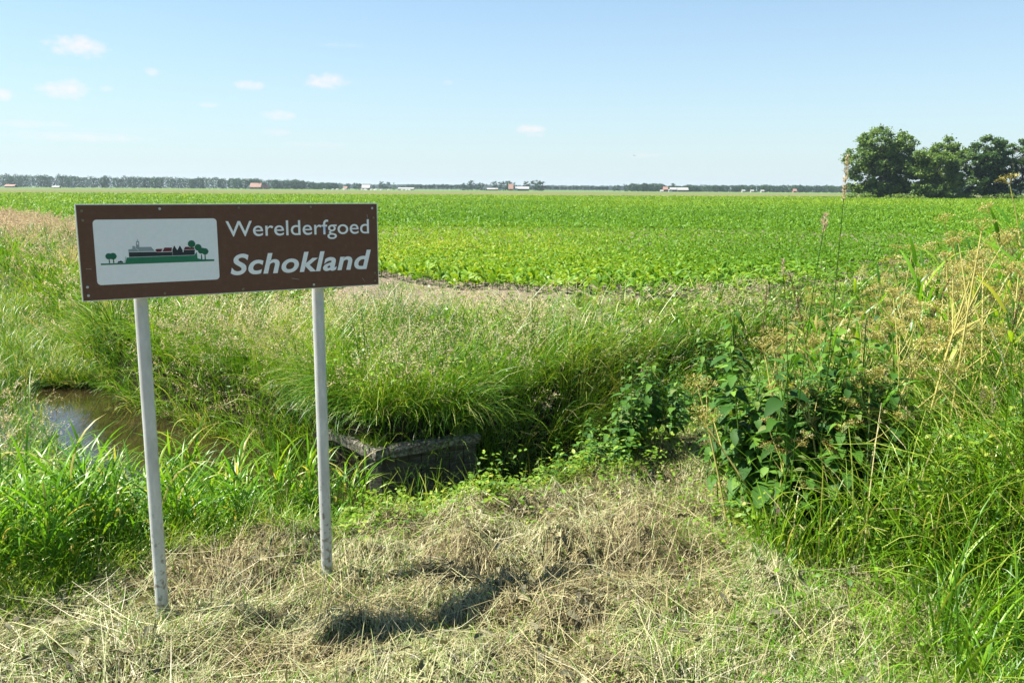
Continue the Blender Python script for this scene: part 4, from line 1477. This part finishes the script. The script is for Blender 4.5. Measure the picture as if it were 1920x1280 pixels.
# stubble: short cut stalks standing up
x, y = scatter(9000, 2.9, 8.0, -40, 40)
m = near_ok(x, y, .5) & (ditch_dist(x, y) > rim_width(x)) & (x > -4.2) & (x < 2.6)
x, y = x[m], y[m]
N = len(x)
base = np.stack([x, y, height(x, y) - .01], -1)
blades(g, base, rng.uniform(.04, .14, N), rng.uniform(.002, .006, N), rng.uniform(0, 2 * PI, N), rng.uniform(0, .5, N), rng.normal(0, .3, N), rng.choice([.15, .4, .5, .75, .85], N), 3, [1, .9, .7])
tag(g.build('hay', M_hay), 'mown straw coloured hay strewn around the sign posts', 'hay', None, 'stuff')
# shrivelled dark leaves in the hay
g = Geo()
x, y = scatter(2600, 2.9, 7.5, -38, 38)
m = near_ok(x, y, .5) & (ditch_dist(x, y) > rim_width(x)) & (fbm(x, y, 1.4, 44, 2) > .52) & (x > -3.5) & (x < 3)
x, y = x[m], y[m]
N = len(x)
a = rng.uniform(0, 2 * PI, N)
leaves(g, np.stack([x, y, height(x, y) + rng.uniform(.02, .08, N)], -1), np.stack([np.cos(a), np.sin(a), rng.normal(0, .4, N)], -1), rng.normal(0, .5, (N, 3)) + np.array([0, 0, 1.]), rng.uniform(.03, .085, N), rng.uniform(.015, .04, N), [.3, 1, .8, .2], rng.random(N), .9, rng.uniform(-.3, 1, N))
M_wilt = leaf_mat('wilted_leaf', [(0, (.07, .065, .045)), (.6, (.16, .16, .10)), (1, (.28, .25, .14))], .1, .8, .1)
tag(g.build('wilted_leaves', M_wilt), 'shrivelled grey green leaves lying in the mown hay', 'leaves', None, 'stuff')

# fresh grass: along the bank rim, at the right front and among the tall plants
g = Geo()
x, y = scatter(90000, 2.9, 10, -44, 46)
d = ditch_dist(x, y)
front_r = sstep(.3, 2.3, x - .12 * (y - 3) + .8 * (fbm(x, y, 1.2, 48, 2) - .5))
rim = sstep(1.0, .5, d - rim_width(x) + .45 + .5 * (fbm(x, y, 1.5, 50, 2) - .5)) * sstep(.0, .2, d)
pr = np.clip(front_r + rim * .9 + .05 + .25 * sstep(.50, .66, fbm(x, y, 1.0, 33, 2)) + .7 * np.exp(-((x - 1.5) ** 2 / .15 + (y - 5.3) ** 2 / .4)), 0, 1)
m = near_ok(x, y, .1) & (x > -4) & (rng.random(len(x)) < pr * (1 - .93 * np.clip(1.3 * hollow(x, y), 0, 1)))
x, y, d, front_r, rim = x[m], y[m], d[m], front_r[m], rim[m]
N = len(x)
tall = sstep(1.7, 2.7, x - .05 * y) * sstep(3.2, 4.8, y)
hgt = (.08 + .10 * rng.random(N) + .16 * rim * (.3 + .7 * (x < -1.2)) + .08 * front_r + .5 * tall * rng.random(N) ** 2)
pn = fbm(x, y, 1.6, 52, 2)
tn = np.clip(.25 + .5 * pn + rng.normal(0, .12, N) + .25 * rim, 0, .86)
tn = np.where(rng.random(N) < .12, rng.uniform(.86, 1, N), tn)
base = np.stack([x, y, height(x, y) - .01], -1)
blades(g, base, hgt, rng.uniform(.003, .0085, N), rng.uniform(0, 2 * PI, N), rng.uniform(.1, 1.0, N), rng.uniform(.3, 1.9, N), tn, 5)
# tall lush blades at the right
x, y = scatter(4200, 3.2, 7.5, 20, 42)
m = near_ok(x, y, .3) & (x > 1.95) & (rng.random(len(x)) > 1.2 * hollow(x, y))
x, y = x[m], y[m]
N = len(x)
base = np.stack([x, y, height(x, y) - .01], -1)
blades(g, base, rng.uniform(.3, 1.15, N) * (.45 + .55 * sstep(1.9, 2.9, x)), rng.uniform(.004, .015, N), rng.uniform(0, 2 * PI, N), rng.uniform(0.05, .6, N), rng.uniform(.4, 2.4, N), np.clip(rng.normal(.42, .25, N), 0, 1), 7, fold=.35)
x, y = scatter(13000, 4.9, 9.0, 15, 42)
m = near_ok(x, y, .1) & (x > 1.5) & (rng.random(len(x)) > 1.25 * hollow(x, y))
x, y = x[m], y[m]
N = len(x)
env = np.clip(.40 + 2.4 * (x / y - .28), .3, 1.35)
base = np.stack([x, y, height(x, y) - .01], -1)
blades(g, base, env * rng.uniform(.6, 1.35, N), rng.uniform(.005, .014, N), rng.uniform(0, 2 * PI, N), rng.uniform(0.02, .5, N), rng.uniform(.3, 2.0, N), np.where(rng.random(N) < .14, rng.uniform(.85, 1, N), np.clip(rng.normal(.5, .22, N), 0, .85)), 7, fold=.3)
# broad arching blades close by at the right
N = 60
y = rng.uniform(3.3, 4.6, N)
x = y * rng.uniform(.53, .66, N)
base = np.stack([x, y, height(x, y) - .01], -1)
blades(g, base, rng.uniform(.6, 1.25, N), rng.uniform(.010, .019, N), rng.uniform(0, 2 * PI, N), rng.uniform(.05, .5, N), rng.uniform(.5, 2.2, N), np.clip(rng.normal(.6, .2, N), 0, .88), 9, fold=.35)
tag(g.build('fresh_grass', M_grass), 'fresh green grass growing through the mown strip and on the right verge', 'grass', None, 'stuff')

# low herbs: small round leaves at the rim and right verge
g = Geo()
x, y = scatter(46000, 3.0, 9, -40, 44)
d = ditch_dist(x, y)
rim = sstep(1.3, .8, d + .5 * (fbm(x, y, 1.5, 50, 2) - .5)) * sstep(.05, .25, d)
fr = sstep(1.1, 2.2, x) * .35 * sstep(3.4, 5.2, y) + .8 * np.exp(-((x - 1.55) ** 2 / .12 + (y - 5.3) ** 2 / .35))
m = near_ok(x, y, .05) & (x > -2.6) & (rng.random(len(x)) < np.clip(rim + fr, 0, 1)) & (fbm(x, y, 2.2, 55, 2) > .42)
x, y = x[m], y[m]
N = len(x)
a = rng.uniform(0, 2 * PI, N)
leaves(g, np.stack([x, y, height(x, y) + rng.random(N) ** 1.3 * (.2 + .18 * (x > -.3))], -1), np.stack([np.cos(a), np.sin(a), rng.normal(.25, .3, N)], -1), rng.normal(0, .35, (N, 3)) + np.array([0, 0, 1.]), rng.uniform(.018, .05, N), rng.uniform(.012, .03, N), [.3, 1, .85, .15], np.clip(rng.normal(.5, .25, N), 0, 1), .2, .3)
# leafy tangle climbing among the tall plants at right
x, y = scatter(40000, 4.9, 9.0, 14, 42)
m = near_ok(x, y, .1) & (x > 1.45) & (rng.random(len(x)) > 1.2 * hollow(x, y)) & ((rng.random(len(x)) < .12) | ((x / y > .42) & (x / y - .42 > .10 * rng.random(len(x)))) | (y > 6.4))
x, y = x[m], y[m]
N = len(x)
env = np.clip(.25 + 2.2 * (x / y - .28), .2, 1.15) * (.6 + .8 * fbm(x, y, 1.6, 58, 2))
a = rng.uniform(0, 2 * PI, N)
leaves(g, np.stack([x, y, height(x, y) + rng.random(N) ** .8 * env], -1), np.stack([np.cos(a), np.sin(a), rng.normal(.1, .5, N)], -1), rng.normal(0, .5, (N, 3)) + np.array([0, 0, 1.]), rng.uniform(.02, .07, N), rng.uniform(.010, .03, N), [.3, 1, .85, .15], np.clip(rng.normal(.38, .28, N), 0, 1), .2, .3)
# thick fringe of weeds hiding the foot of the timber wall
for k_ in range(2):
    x = rng.uniform(-2.3, 1.7, 30000)
    y = rng.uniform(5.2, 8.3, 30000)
    d = ditch_dist(x, y)
    m = near_ok(x, y, -.05) & (d < .62 + .35 * (fbm(x, y, 1.5, 50, 2) - .5))
    x, y, d = x[m], y[m], d[m]
    N = len(x)
    if k_ == 0:
        a = rng.uniform(0, 2 * PI, N)
        top = (.12 + .30 * fbm(x, y, 2.0, 60, 2) + .20 * (np.abs(x + .3) < .9)) * sstep(.75, .3, d)
        leaves(g, np.stack([x, y, height(x, y) + rng.random(N) * top], -1), np.stack([np.cos(a), np.sin(a), rng.normal(.25, .4, N)], -1), rng.normal(0, .4, (N, 3)) + np.array([0, 0, 1.]), rng.uniform(.018, .06, N), rng.uniform(.010, .03, N), [.3, 1, .85, .15], np.clip(rng.normal(.6, .25, N), 0, 1), .2, .3)
    else:
        sel = rng.random(N) < .55
        x, y, d = x[sel], y[sel], d[sel]
        N = len(x)
        base = np.stack([x, y, height(x, y) - .01], -1)
        blades(g, base, rng.uniform(.10, .42, N) * sstep(.9, .2, d), rng.uniform(.003, .009, N), rng.uniform(0, 2 * PI, N), rng.uniform(.05, .7, N), rng.uniform(.2, 1.6, N), np.clip(rng.normal(.55, .25, N), 0, 1), 5)
# a few sedge blades in the water's edge before the wall
N = 420
x = rng.uniform(-1.75, .45, N)
y = 6.45 + .32 * (x + 1.2) + rng.uniform(-.22, .28, N)
base = np.stack([x, y, np.maximum(height(x, y), WATER_Z - .05)], -1)
blades(g, base, rng.uniform(.18, .62, N), rng.uniform(.006, .014, N), rng.uniform(0, 2 * PI, N), rng.uniform(.0, .5, N), rng.uniform(.1, 1.5, N), np.clip(rng.normal(.6, .25, N), 0, 1), 7, fold=.3)
tag(g.build('herbs', M_herb), 'low leafy weeds along the near rim of the ditch', 'weeds', None, 'stuff')


# ------------------------------------------------------------------ reeds, nettles, umbellifers: individuals
def reed_meshes(H, nl, lean, spread=1.0, wide=.022, shoots=1):
    gst, gl = Geo(), Geo()
    for sh in range(shoots):
        reed_shoot(gst, gl, H * (1 if sh == 0 else random.uniform(.6, 1.05)), nl, lean, spread, wide, (0, 0) if sh == 0 else (random.gauss(0, .09), random.gauss(0, .09)))
    return gst.mesh('stem', M_reed), gl.mesh('foliage', M_reed)


def reed_shoot(gst, gl, H, nl, lean, spread, wide, off):
    az0 = rng.uniform(0, 2 * PI)
    P, T = spine(np.array([[off[0], off[1], 0.0]]), np.array([H]), np.array([az0]), np.array([.03]), np.array([lean]), 8, 1.6)
    tubes(gst, P, .0045, .0018, .35, 5)
    s = np.linspace(.25, .98, nl)
    kx = s * 7
    i0 = np.clip(kx.astype(int), 0, 6)
    f = (kx - i0)[:, None]
    pos = P[0, i0] * (1 - f) + P[0, i0 + 1] * f
    a = az0 + np.arange(nl) * PI + rng.normal(0, .6, nl)
    blades(gl, pos, rng.uniform(.22, .48, nl) * spread, rng.uniform(.75, 1.2, nl) * wide, a, rng.uniform(.25, .75, nl), rng.uniform(.6, 1.6, nl), np.clip(rng.normal(.5, .3, nl), 0, 1), 7, [.45, .9, 1, .9, .7, .4, .05], fold=.25)


def plant(name, meshes, names, loc, label, cat, group, rzz=0.0, s=1.0, tilt=(0, 0)):
    o = empty(name, loc, 0)
    o.rotation_euler = (tilt[0], tilt[1], rzz)
    o.scale = (s, s, s)
    tag(o, label, cat, group)
    for nm, me in zip(names, meshes):
        link(nm, me, o)
    return o


RM = [reed_meshes(rng.uniform(.75, 1.1), int(rng.integers(8, 12)), rng.uniform(.1, .5), 1.3, .022, 6) for _ in range(12)]
cnt = 0
while cnt < 212:
    x, y = random.uniform(-4.8, -1.0), random.uniform(4.0, 7.4)
    d = float(ditch_dist(x, y))
    if inside(x, y, FAR_SIDE) or not (-.35 < d < float(rim_width(x)) - .12) or (d < .2 and random.random() < .35):
        continue
    if x > -2.3 and random.random() < .4:
        continue
    if y > 6.95 + .1 * (x + 3) or (x > -1.9 and y > 6.6):
        continue
    z = max(float(height(x, y)), WATER_Z - .1)
    plant('reed', RM[cnt % 12], ('stem', 'foliage'), (x, y, z - .03), 'leafy green reed clump standing in the ditch edge left of the sign posts', 'reed', 'reeds in the ditch edge at the left', random.uniform(0, 6.28), random.uniform(.7, 1.15) * (.50 if (d < .12 or y > 5.7) and x < -2.9 else .70 if x < -2.3 else .66), (random.uniform(-.1, .1), random.uniform(-.3, .05)))
    cnt += 1

SER = np.array([.25, .75, .68, .98, .88, 1.0, .82, .78, .55, .5, .25, .04])


def nettle_meshes(H, purple=False):
    gst, gl = Geo(), Geo()
    az0 = rng.uniform(0, 2 * PI)
    P, T = spine(np.zeros((1, 3)), np.array([H]), np.array([az0]), np.array([.04]), np.array([rng.uniform(.05, .35)]), 8, 1.6)
    tubes(gst, P, .0045, .0022, .75, 5)
    nn = int(H / .05)
    for i in range(nn):
        s = .25 + .75 * (i + 1) / nn
        kx = s * 7
        i0 = min(int(kx), 6)
        pos = P[0, i0] * (1 - (kx - i0)) + P[0, i0 + 1] * (kx - i0)
        L = .10 * (1.05 - .6 * max(0, (s - .6) / .4)) * random.uniform(.45, 1.2)
        for q in (0, 1):
            a = i * PI / 2 + q * PI + random.uniform(-.25, .25)
            d = np.array([[math.cos(a), math.sin(a), random.uniform(-.6, .5)]])
            t = np.clip(random.gauss(.45 + .3 * (s > .85), .25), 0, .92)
            if purple and s > .6:
                t = 1.0
            leaves(gl, pos[None] + d * .02, d, np.array([[0, 0, 1.0]]) + rng.normal(0, .15, (1, 3)), L, L * .62, SER, t, .22, random.uniform(.2, .7))
            if s > .5 and random.random() < .5:
                blades(gl, pos[None], np.array([.06]), np.array([.006]), np.array([a + .5]), np.array([1.2]), np.array([1.2]), np.array([.75]), 4)
    return gst.mesh('stem', M_nettle), gl.mesh('foliage', M_nettle)


NM = [nettle_meshes(rng.uniform(.55, .85)) for _ in range(8)]
NP = nettle_meshes(.30, True)


def nettles(n, cx, cy, sx, sy, label, group, s0=.8, s1=1.2):
    k_ = 0
    tries = 0
    while k_ < n and tries < n * 40:
        tries += 1
        x, y = random.gauss(cx, sx), random.gauss(cy, sy)
        if inside(x, y, FAR_SIDE) or float(ditch_dist(x, y)) < .0 or (x < 1.5 and float(ditch_dist(x, y)) > .85):
            continue
        plant('nettle', NM[k_ % 8], ('stem', 'foliage'), (x, y, float(height(x, y)) - .02), label, 'nettle', group, random.uniform(0, 6.28), random.uniform(s0, s1), (random.uniform(-.12, .12), random.uniform(-.05, .15)))
        k_ += 1


nettles(74, 0.30, 7.02, .50, .20, 'dark green nettle in the patch between ditch and mown pile', 'nettles on the near rim of the ditch', .75, 1.25)
nettles(44, 0.05, 6.55, .40, .16, 'small nettle at the rim before the dark ditch', 'small nettles at the ditch rim', .35, .7)
nettles(34, 1.75, 8.2, .35, .4, 'tall dark nettle where the ditch passes behind the weeds', 'nettles along the hidden ditch', .9, 1.2)
nettles(104, 2.02, 5.45, .36, .26, 'dark green nettle in the shady foot of the tall weeds at right', 'nettles under the tall weeds at right', 1.1, 1.75)
nettles(30, 2.9, 6.6, .5, .6, 'tall nettle deep among the umbellifers at right', 'nettles behind the umbellifers', 1.0, 1.5)
nettles(12, -.95, 6.25, .18, .12, 'small nettle between the right post and the timber wall', 'nettles by the timber wall', .45, .7)
for x, y, lab in ((1.62, 5.02, 'purple topped dead nettle at the foot of the weeds, left one'), (1.75, 4.98, 'purple topped dead nettle at the foot of the weeds, right one')):
    plant('dead_nettle', NP, ('stem', 'foliage'), (x, y, float(height(x, y))), lab, 'nettle', None, random.uniform(0, 6))


def umbel_plant(H, lean, nbr):
    """An umbellifer gone to seed: stem with branches, each ending in an umbel."""
    o = empty('umbellifer')
    gst = Geo()
    az0 = 0.0
    P, T = spine(np.zeros((1, 3)), np.array([H]), np.array([az0]), np.array([.05]), np.array([lean]), 9, 1.3)
    tubes(gst, P, .0075, .0035, .55, 6)
    tips = [(P[0, -1], T[0, -1])]
    for b in range(nbr):
        s = random.uniform(.4, .9)
        kx = s * 8
        i0 = min(int(kx), 7)
        pos = P[0, i0] * (1 - (kx - i0)) + P[0, i0 + 1] * (kx - i0)
        Q, U = spine(pos[None], np.array([random.uniform(.22, .48)]), np.array([random.uniform(0, 6.28)]), np.array([random.uniform(.5, .95)]), np.array([-random.uniform(.2, .6)]), 5)
        tubes(gst, Q, .004, .002, .45 + .2 * random.random(), 5)
        tips.append((Q[0, -1], U[0, -1]))
    link('stem', gst.mesh('stem', M_umbel), o)
    for (p, d) in tips:
        gu = Geo()
        n = random.randint(9, 14)
        Rr = random.uniform(.05, .10)
        a = np.arange(n) * 2.4 + rng.normal(0, .2, n)
        rad = np.sqrt((np.arange(n) + .5) / n)
        d = d / np.linalg.norm(d)
        e1 = np.cross(d, [0.3, 1, 0.2])
        e1 /= np.linalg.norm(e1)
        e2 = np.cross(d, e1)
        end = p + (np.cos(a) * rad * Rr)[:, None] * e1 + (np.sin(a) * rad * Rr)[:, None] * e2 + d * (.07 - .02 * rad ** 2)[:, None]
        s3 = np.linspace(0, 1, 3)[None, :, None]
        L = p[None, None] * (1 - s3) + end[:, None] * s3
        tubes(gu, L, .0013, .0008, .45, 3)
        mm = 16
        c = end[:, None] + rng.normal(0, 1, (n, mm, 3)) * np.array([.014, .014, .008])
        cards(gu, c.reshape(-1, 3), rng.uniform(.008, .015, n * mm), np.clip(rng.normal(.5, .28, n).repeat(mm) + rng.normal(0, .12, n * mm), 0, 1), .2, .5)
        link('umbel', gu.mesh('umbel', M_umbseed), o)
    return o


UP = [umbel_plant(H, ln, nb) for H, ln, nb in ((1.45, .25, 8), (1.75, .35, 10), (1.2, .5, 7), (1.95, .3, 10), (1.6, .75, 8), (1.0, .4, 6))]
spots = []
tries = 0
while len(spots) < 50 and tries < 4000:
    tries += 1
    y = random.uniform(4.9, 8.6)
    x = random.uniform(.30, .70) * y
    if inside(x, y, FAR_SIDE) or float(ditch_dist(x, y)) < .2 or x < 1.45:
        continue
    spots.append((x, y))
first = [True] * 6
for i, (x, y) in enumerate(spots):
    v = i % 6
    o = UP[v] if first[v] else copy_tree(UP[v])
    first[v] = False
    ratio = x / y
    # the weeds rise towards the right
    s = np.clip(.52 + 2.0 * (ratio - .30), .5, 1.12)
    o.location = (x, y, float(height(x, y)) - .02)
    o.rotation_euler = (random.uniform(-.05, .05), random.uniform(-.05, .05), random.gauss(-.2, 1.1))
    o.scale = (s, s, s)
    tag(o, 'yellowing seeded umbellifer in the tangle of tall weeds at right', 'wild plant', 'umbellifers gone to seed at right')
# a few leaning, broken yellow stalks
for (x, y, L, a_, th, lab) in ((1.66, 5.20, 1.95, 1.42, .84, 'long yellow umbellifer stalk leaning right, lower of two'), (1.78, 5.42, 2.15, 1.36, .74, 'long yellow umbellifer stalk leaning right, upper of two'),
                               (1.95, 4.95, .95, -.35, .28, 'yellow umbellifer stalk standing before the dark nettles'), (2.2, 5.0, 1.0, .1, .12, 'slim yellow stalk before the dark nettles with forked umbel'),
                               (1.75, 5.2, .95, -1.1, .6, 'short yellow stalk leaning left out of the weeds'),
                               (1.48, 5.45, 1.05, -.8, .25, 'yellow umbellifer at the left shoulder of the weeds, ochre umbel'), (1.62, 5.35, 1.25, .6, .15, 'upright umbellifer with broad umbels over the left shoulder of the weeds'),
                               (1.85, 5.25, 1.30, -.4, .22, 'umbellifer with broad ochre umbels over the dark nettles'), (2.45, 5.1, 1.75, 1.2, .2, 'tall umbellifer reaching up towards the horizon at right'),
                               (2.62, 5.0, 1.95, .8, .12, 'tallest umbellifer whose pale umbel stands before the far trees'), (2.75, 5.2, 1.9, 1.4, .25, 'tall umbellifer beside the tallest one at the right edge'),
                               (2.95, 5.1, 1.85, .3, .3, 'tall umbellifer cut by the right photo edge')):
    o = empty('umbellifer', (x, y, float(height(x, y))))
    tag(o, lab, 'wild plant')
    gg = Geo()
    P, T = spine(np.zeros((1, 3)), np.array([L]), np.array([a_]), np.array([th]), np.array([.12]), 9)
    tubes(gg, P, .0085, .0045, .62, 6)
    fork = P[0, 6]
    tips = [P[0, -1]]
    for aa in (-.9, .9):
        Q, U = spine(fork[None], np.array([L * .22]), np.array([a_ + aa]), np.array([th * .8 + .25]), np.array([.1]), 5)
        tubes(gg, Q, .005, .003, .6, 5)
        tips.append(Q[0, -1])
    gg.build('stem', M_umbel, o)
    for p in tips:
        gu = Geo()
        n = 13
        a = np.arange(n) * 2.4
        rad = np.sqrt((np.arange(n) + .5) / n)
        end = p + np.stack([np.cos(a) * rad * .09, np.sin(a) * rad * .09, .07 - .02 * rad ** 2], -1)
        s3 = np.linspace(0, 1, 3)[None, :, None]
        tubes(gu, p[None, None] * (1 - s3) + end[:, None] * s3, .0014, .0008, .5, 3)
        c = end[:, None] + rng.normal(0, 1, (n, 12, 3)) * np.array([.011, .011, .006])
        cards(gu, c.reshape(-1, 3), rng.uniform(.007, .013, n * 12), np.clip(rng.normal(.5, .25, n * 12), 0, 1), .2, .5)
        gu.build('umbel', M_umbseed, o)

# tall canary reeds among the weeds at right
TR = [reed_meshes(rng.uniform(1.2, 1.7), int(rng.integers(7, 10)), rng.uniform(.1, .4), 1.15, .032) for _ in range(7)]
cnt = tries = 0
while cnt < 88 and tries < 6000:
    tries += 1
    y = random.uniform(5.1, 9.0)
    x = random.uniform(.33, .70) * y
    if inside(x, y, FAR_SIDE) or float(ditch_dist(x, y)) < .1:
        continue
    s = np.clip(.66 + 1.6 * (x / y - .33), .6, 1.12)
    plant('reed', TR[cnt % 7], ('stem', 'foliage'), (x, y, float(height(x, y)) - .02), 'tall broad leaved reed among the weeds at right', 'reed', 'reeds among the weeds at right', random.uniform(0, 6.28), s, (random.uniform(-.1, .1), random.uniform(-.05, .15)))
    cnt += 1


def seed_grass(x, y, H, az_, lean, label, headL=.16, fat=.02, leaf=True, npk=150, thick=.0021):
    o = empty('seed_grass', (x, y, float(height(x, y))))
    tag(o, label, 'grass plant')
    gg = Geo()
    P, T = spine(np.zeros((1, 3)), np.array([H]), np.array([az_]), np.array([.02]), np.array([lean]), 9, 2)
    tubes(gg, P, thick, thick * .6, .05 if thick > .0025 else .3, 5)
    gg.build('stem', M_grass, o)
    gg = Geo()
    s = rng.uniform(1 - headL / H, 1, npk)
    kx = s * 8
    i0 = np.clip(kx.astype(int), 0, 7)
    f = (kx - i0)[:, None]
    c = P[0, i0] * (1 - f) + P[0, i0 + 1] * f
    w = np.sin(np.clip((s - 1 + headL / H) / (headL / H), .03, .97) * PI) * fat
    a = rng.uniform(0, 2 * PI, npk)
    d = np.stack([np.cos(a), np.sin(a), rng.uniform(.8, 1.6, npk)], -1)
    leaves(gg, c + d * w[:, None] * .3, d, rng.normal(0, 1, (npk, 3)), rng.uniform(.012, .024, npk), .0045, [.3, 1, .2], np.clip(rng.normal(.65, .25, npk), 0, 1), 0, .2)
    gg.build('seed_head', M_seed, o)
    if leaf:
        gg = Geo()
        pos = P[0, [2, 4, 5]]
        blades(gg, pos, rng.uniform(.2, .35, 3), np.full(3, .009), rng.uniform(0, 2 * PI, 3), rng.uniform(.3, .6, 3), rng.uniform(.3, 1.2, 3), rng.uniform(.3, .5, 3), 6)
        gg.build('leaf', M_grass, o)
    return o


seed_grass(1.87, 5.0, 2.33, 1.5, .0, 'tallest grass stem whose pale head stands against the sky', .26, .017, True, 200, .0034)
seed_grass(1.62, 4.75, 2.08, 1.5, .12, 'tall grass stem with drooping pale tuft left of the tallest one', .10, .030, True, 130, .0034)
seed_grass(1.66, 4.9, 1.80, -1.2, .15, 'bare looking tall grass stem close behind the tuft grass', .10, .008, True, 60, .0030)
seed_grass(2.85, 5.0, 1.96, 1.2, .5, 'tall grass with pale feathery head at the upper right', .22, .035, True, 240)
seed_grass(2.98, 4.9, 1.72, 1.4, .6, 'tall grass with pinkish head near the right edge', .16, .025, True, 180)
for i in range(46):
    y = random.uniform(4.4, 7.2)
    x = random.uniform(.38, .68) * y
    o = seed_grass(x, y, random.uniform(.9, 1.45) * (.8 + .6 * (x / y - .38)), random.uniform(0, 6.28), random.uniform(.2, .9), 'flowering grass with a brownish head among the weeds at right', random.uniform(.1, .18), random.uniform(.012, .022), True, 80)
    o['group'] = 'flowering grasses among the weeds at right'

# docks: dark rusty seed spikes
def dock(x, y, H, az_, lean, label):
    o = empty('dock_plant', (x, y, float(height(x, y))))
    tag(o, label, 'wild plant')
    gg = Geo()
    P, T = spine(np.zeros((1, 3)), np.array([H]), np.array([az_]), np.array([.05]), np.array([lean]), 9, 1.5)
    tubes(gg, P, .005, .0025, .4, 5)
    gg.build('stem', M_dock, o)
    gg = Geo()
    n = 420
    s = rng.uniform(.55, 1, n)
    kx = s * 8
    i0 = np.clip(kx.astype(int), 0, 7)
    f = (kx - i0)[:, None]
    c = P[0, i0] * (1 - f) + P[0, i0 + 1] * f + rng.normal(0, .011, (n, 3)) * (1.25 - s)[:, None] * 2
    cards(gg, c, rng.uniform(.006, .012, n), rng.random(n), 0, .7)
    gg.build('seed_head', M_dock, o)


dock(2.55, 8.6, 1.15, .5, .15, 'dark brown dock spike left of the umbellifers')
dock(2.9, 8.9, 1.1, 1.5, .2, 'dark brown dock spike in front of the crop at right')
dock(3.0, 5.2, 1.6, 1.0, .3, 'dark dock spike at the right edge among pale grass')
dock(2.25, 6.1, 1.62, -.6, .45, 'dark dock spike bending left above the umbellifers')
dock(2.6, 5.6, 1.7, 1.2, .5, 'dark dock spike bending right above the umbellifers')

# ------------------------------------------------------------------ haze: one closed box of even pale air
mh, nt = mat_new('haze')
pv = nt.nodes.new('ShaderNodeVolumePrincipled')
pv.inputs['Color'].default_value = (.74, .88, 1.0, 1)
pv.inputs['Density'].default_value = 0.00012
pv.inputs['Anisotropy'].default_value = 0.3
o = nt.nodes.new('ShaderNodeOutputMaterial')
nt.links.new(pv.outputs[0], o.inputs['Volume'])
g = Geo()
g.box((-7500, -250, -2.6), (7500, 9500, 26))
tag(g.build('haze', mh), 'thin pale air lying over the whole flat field', 'haze', None, 'stuff')
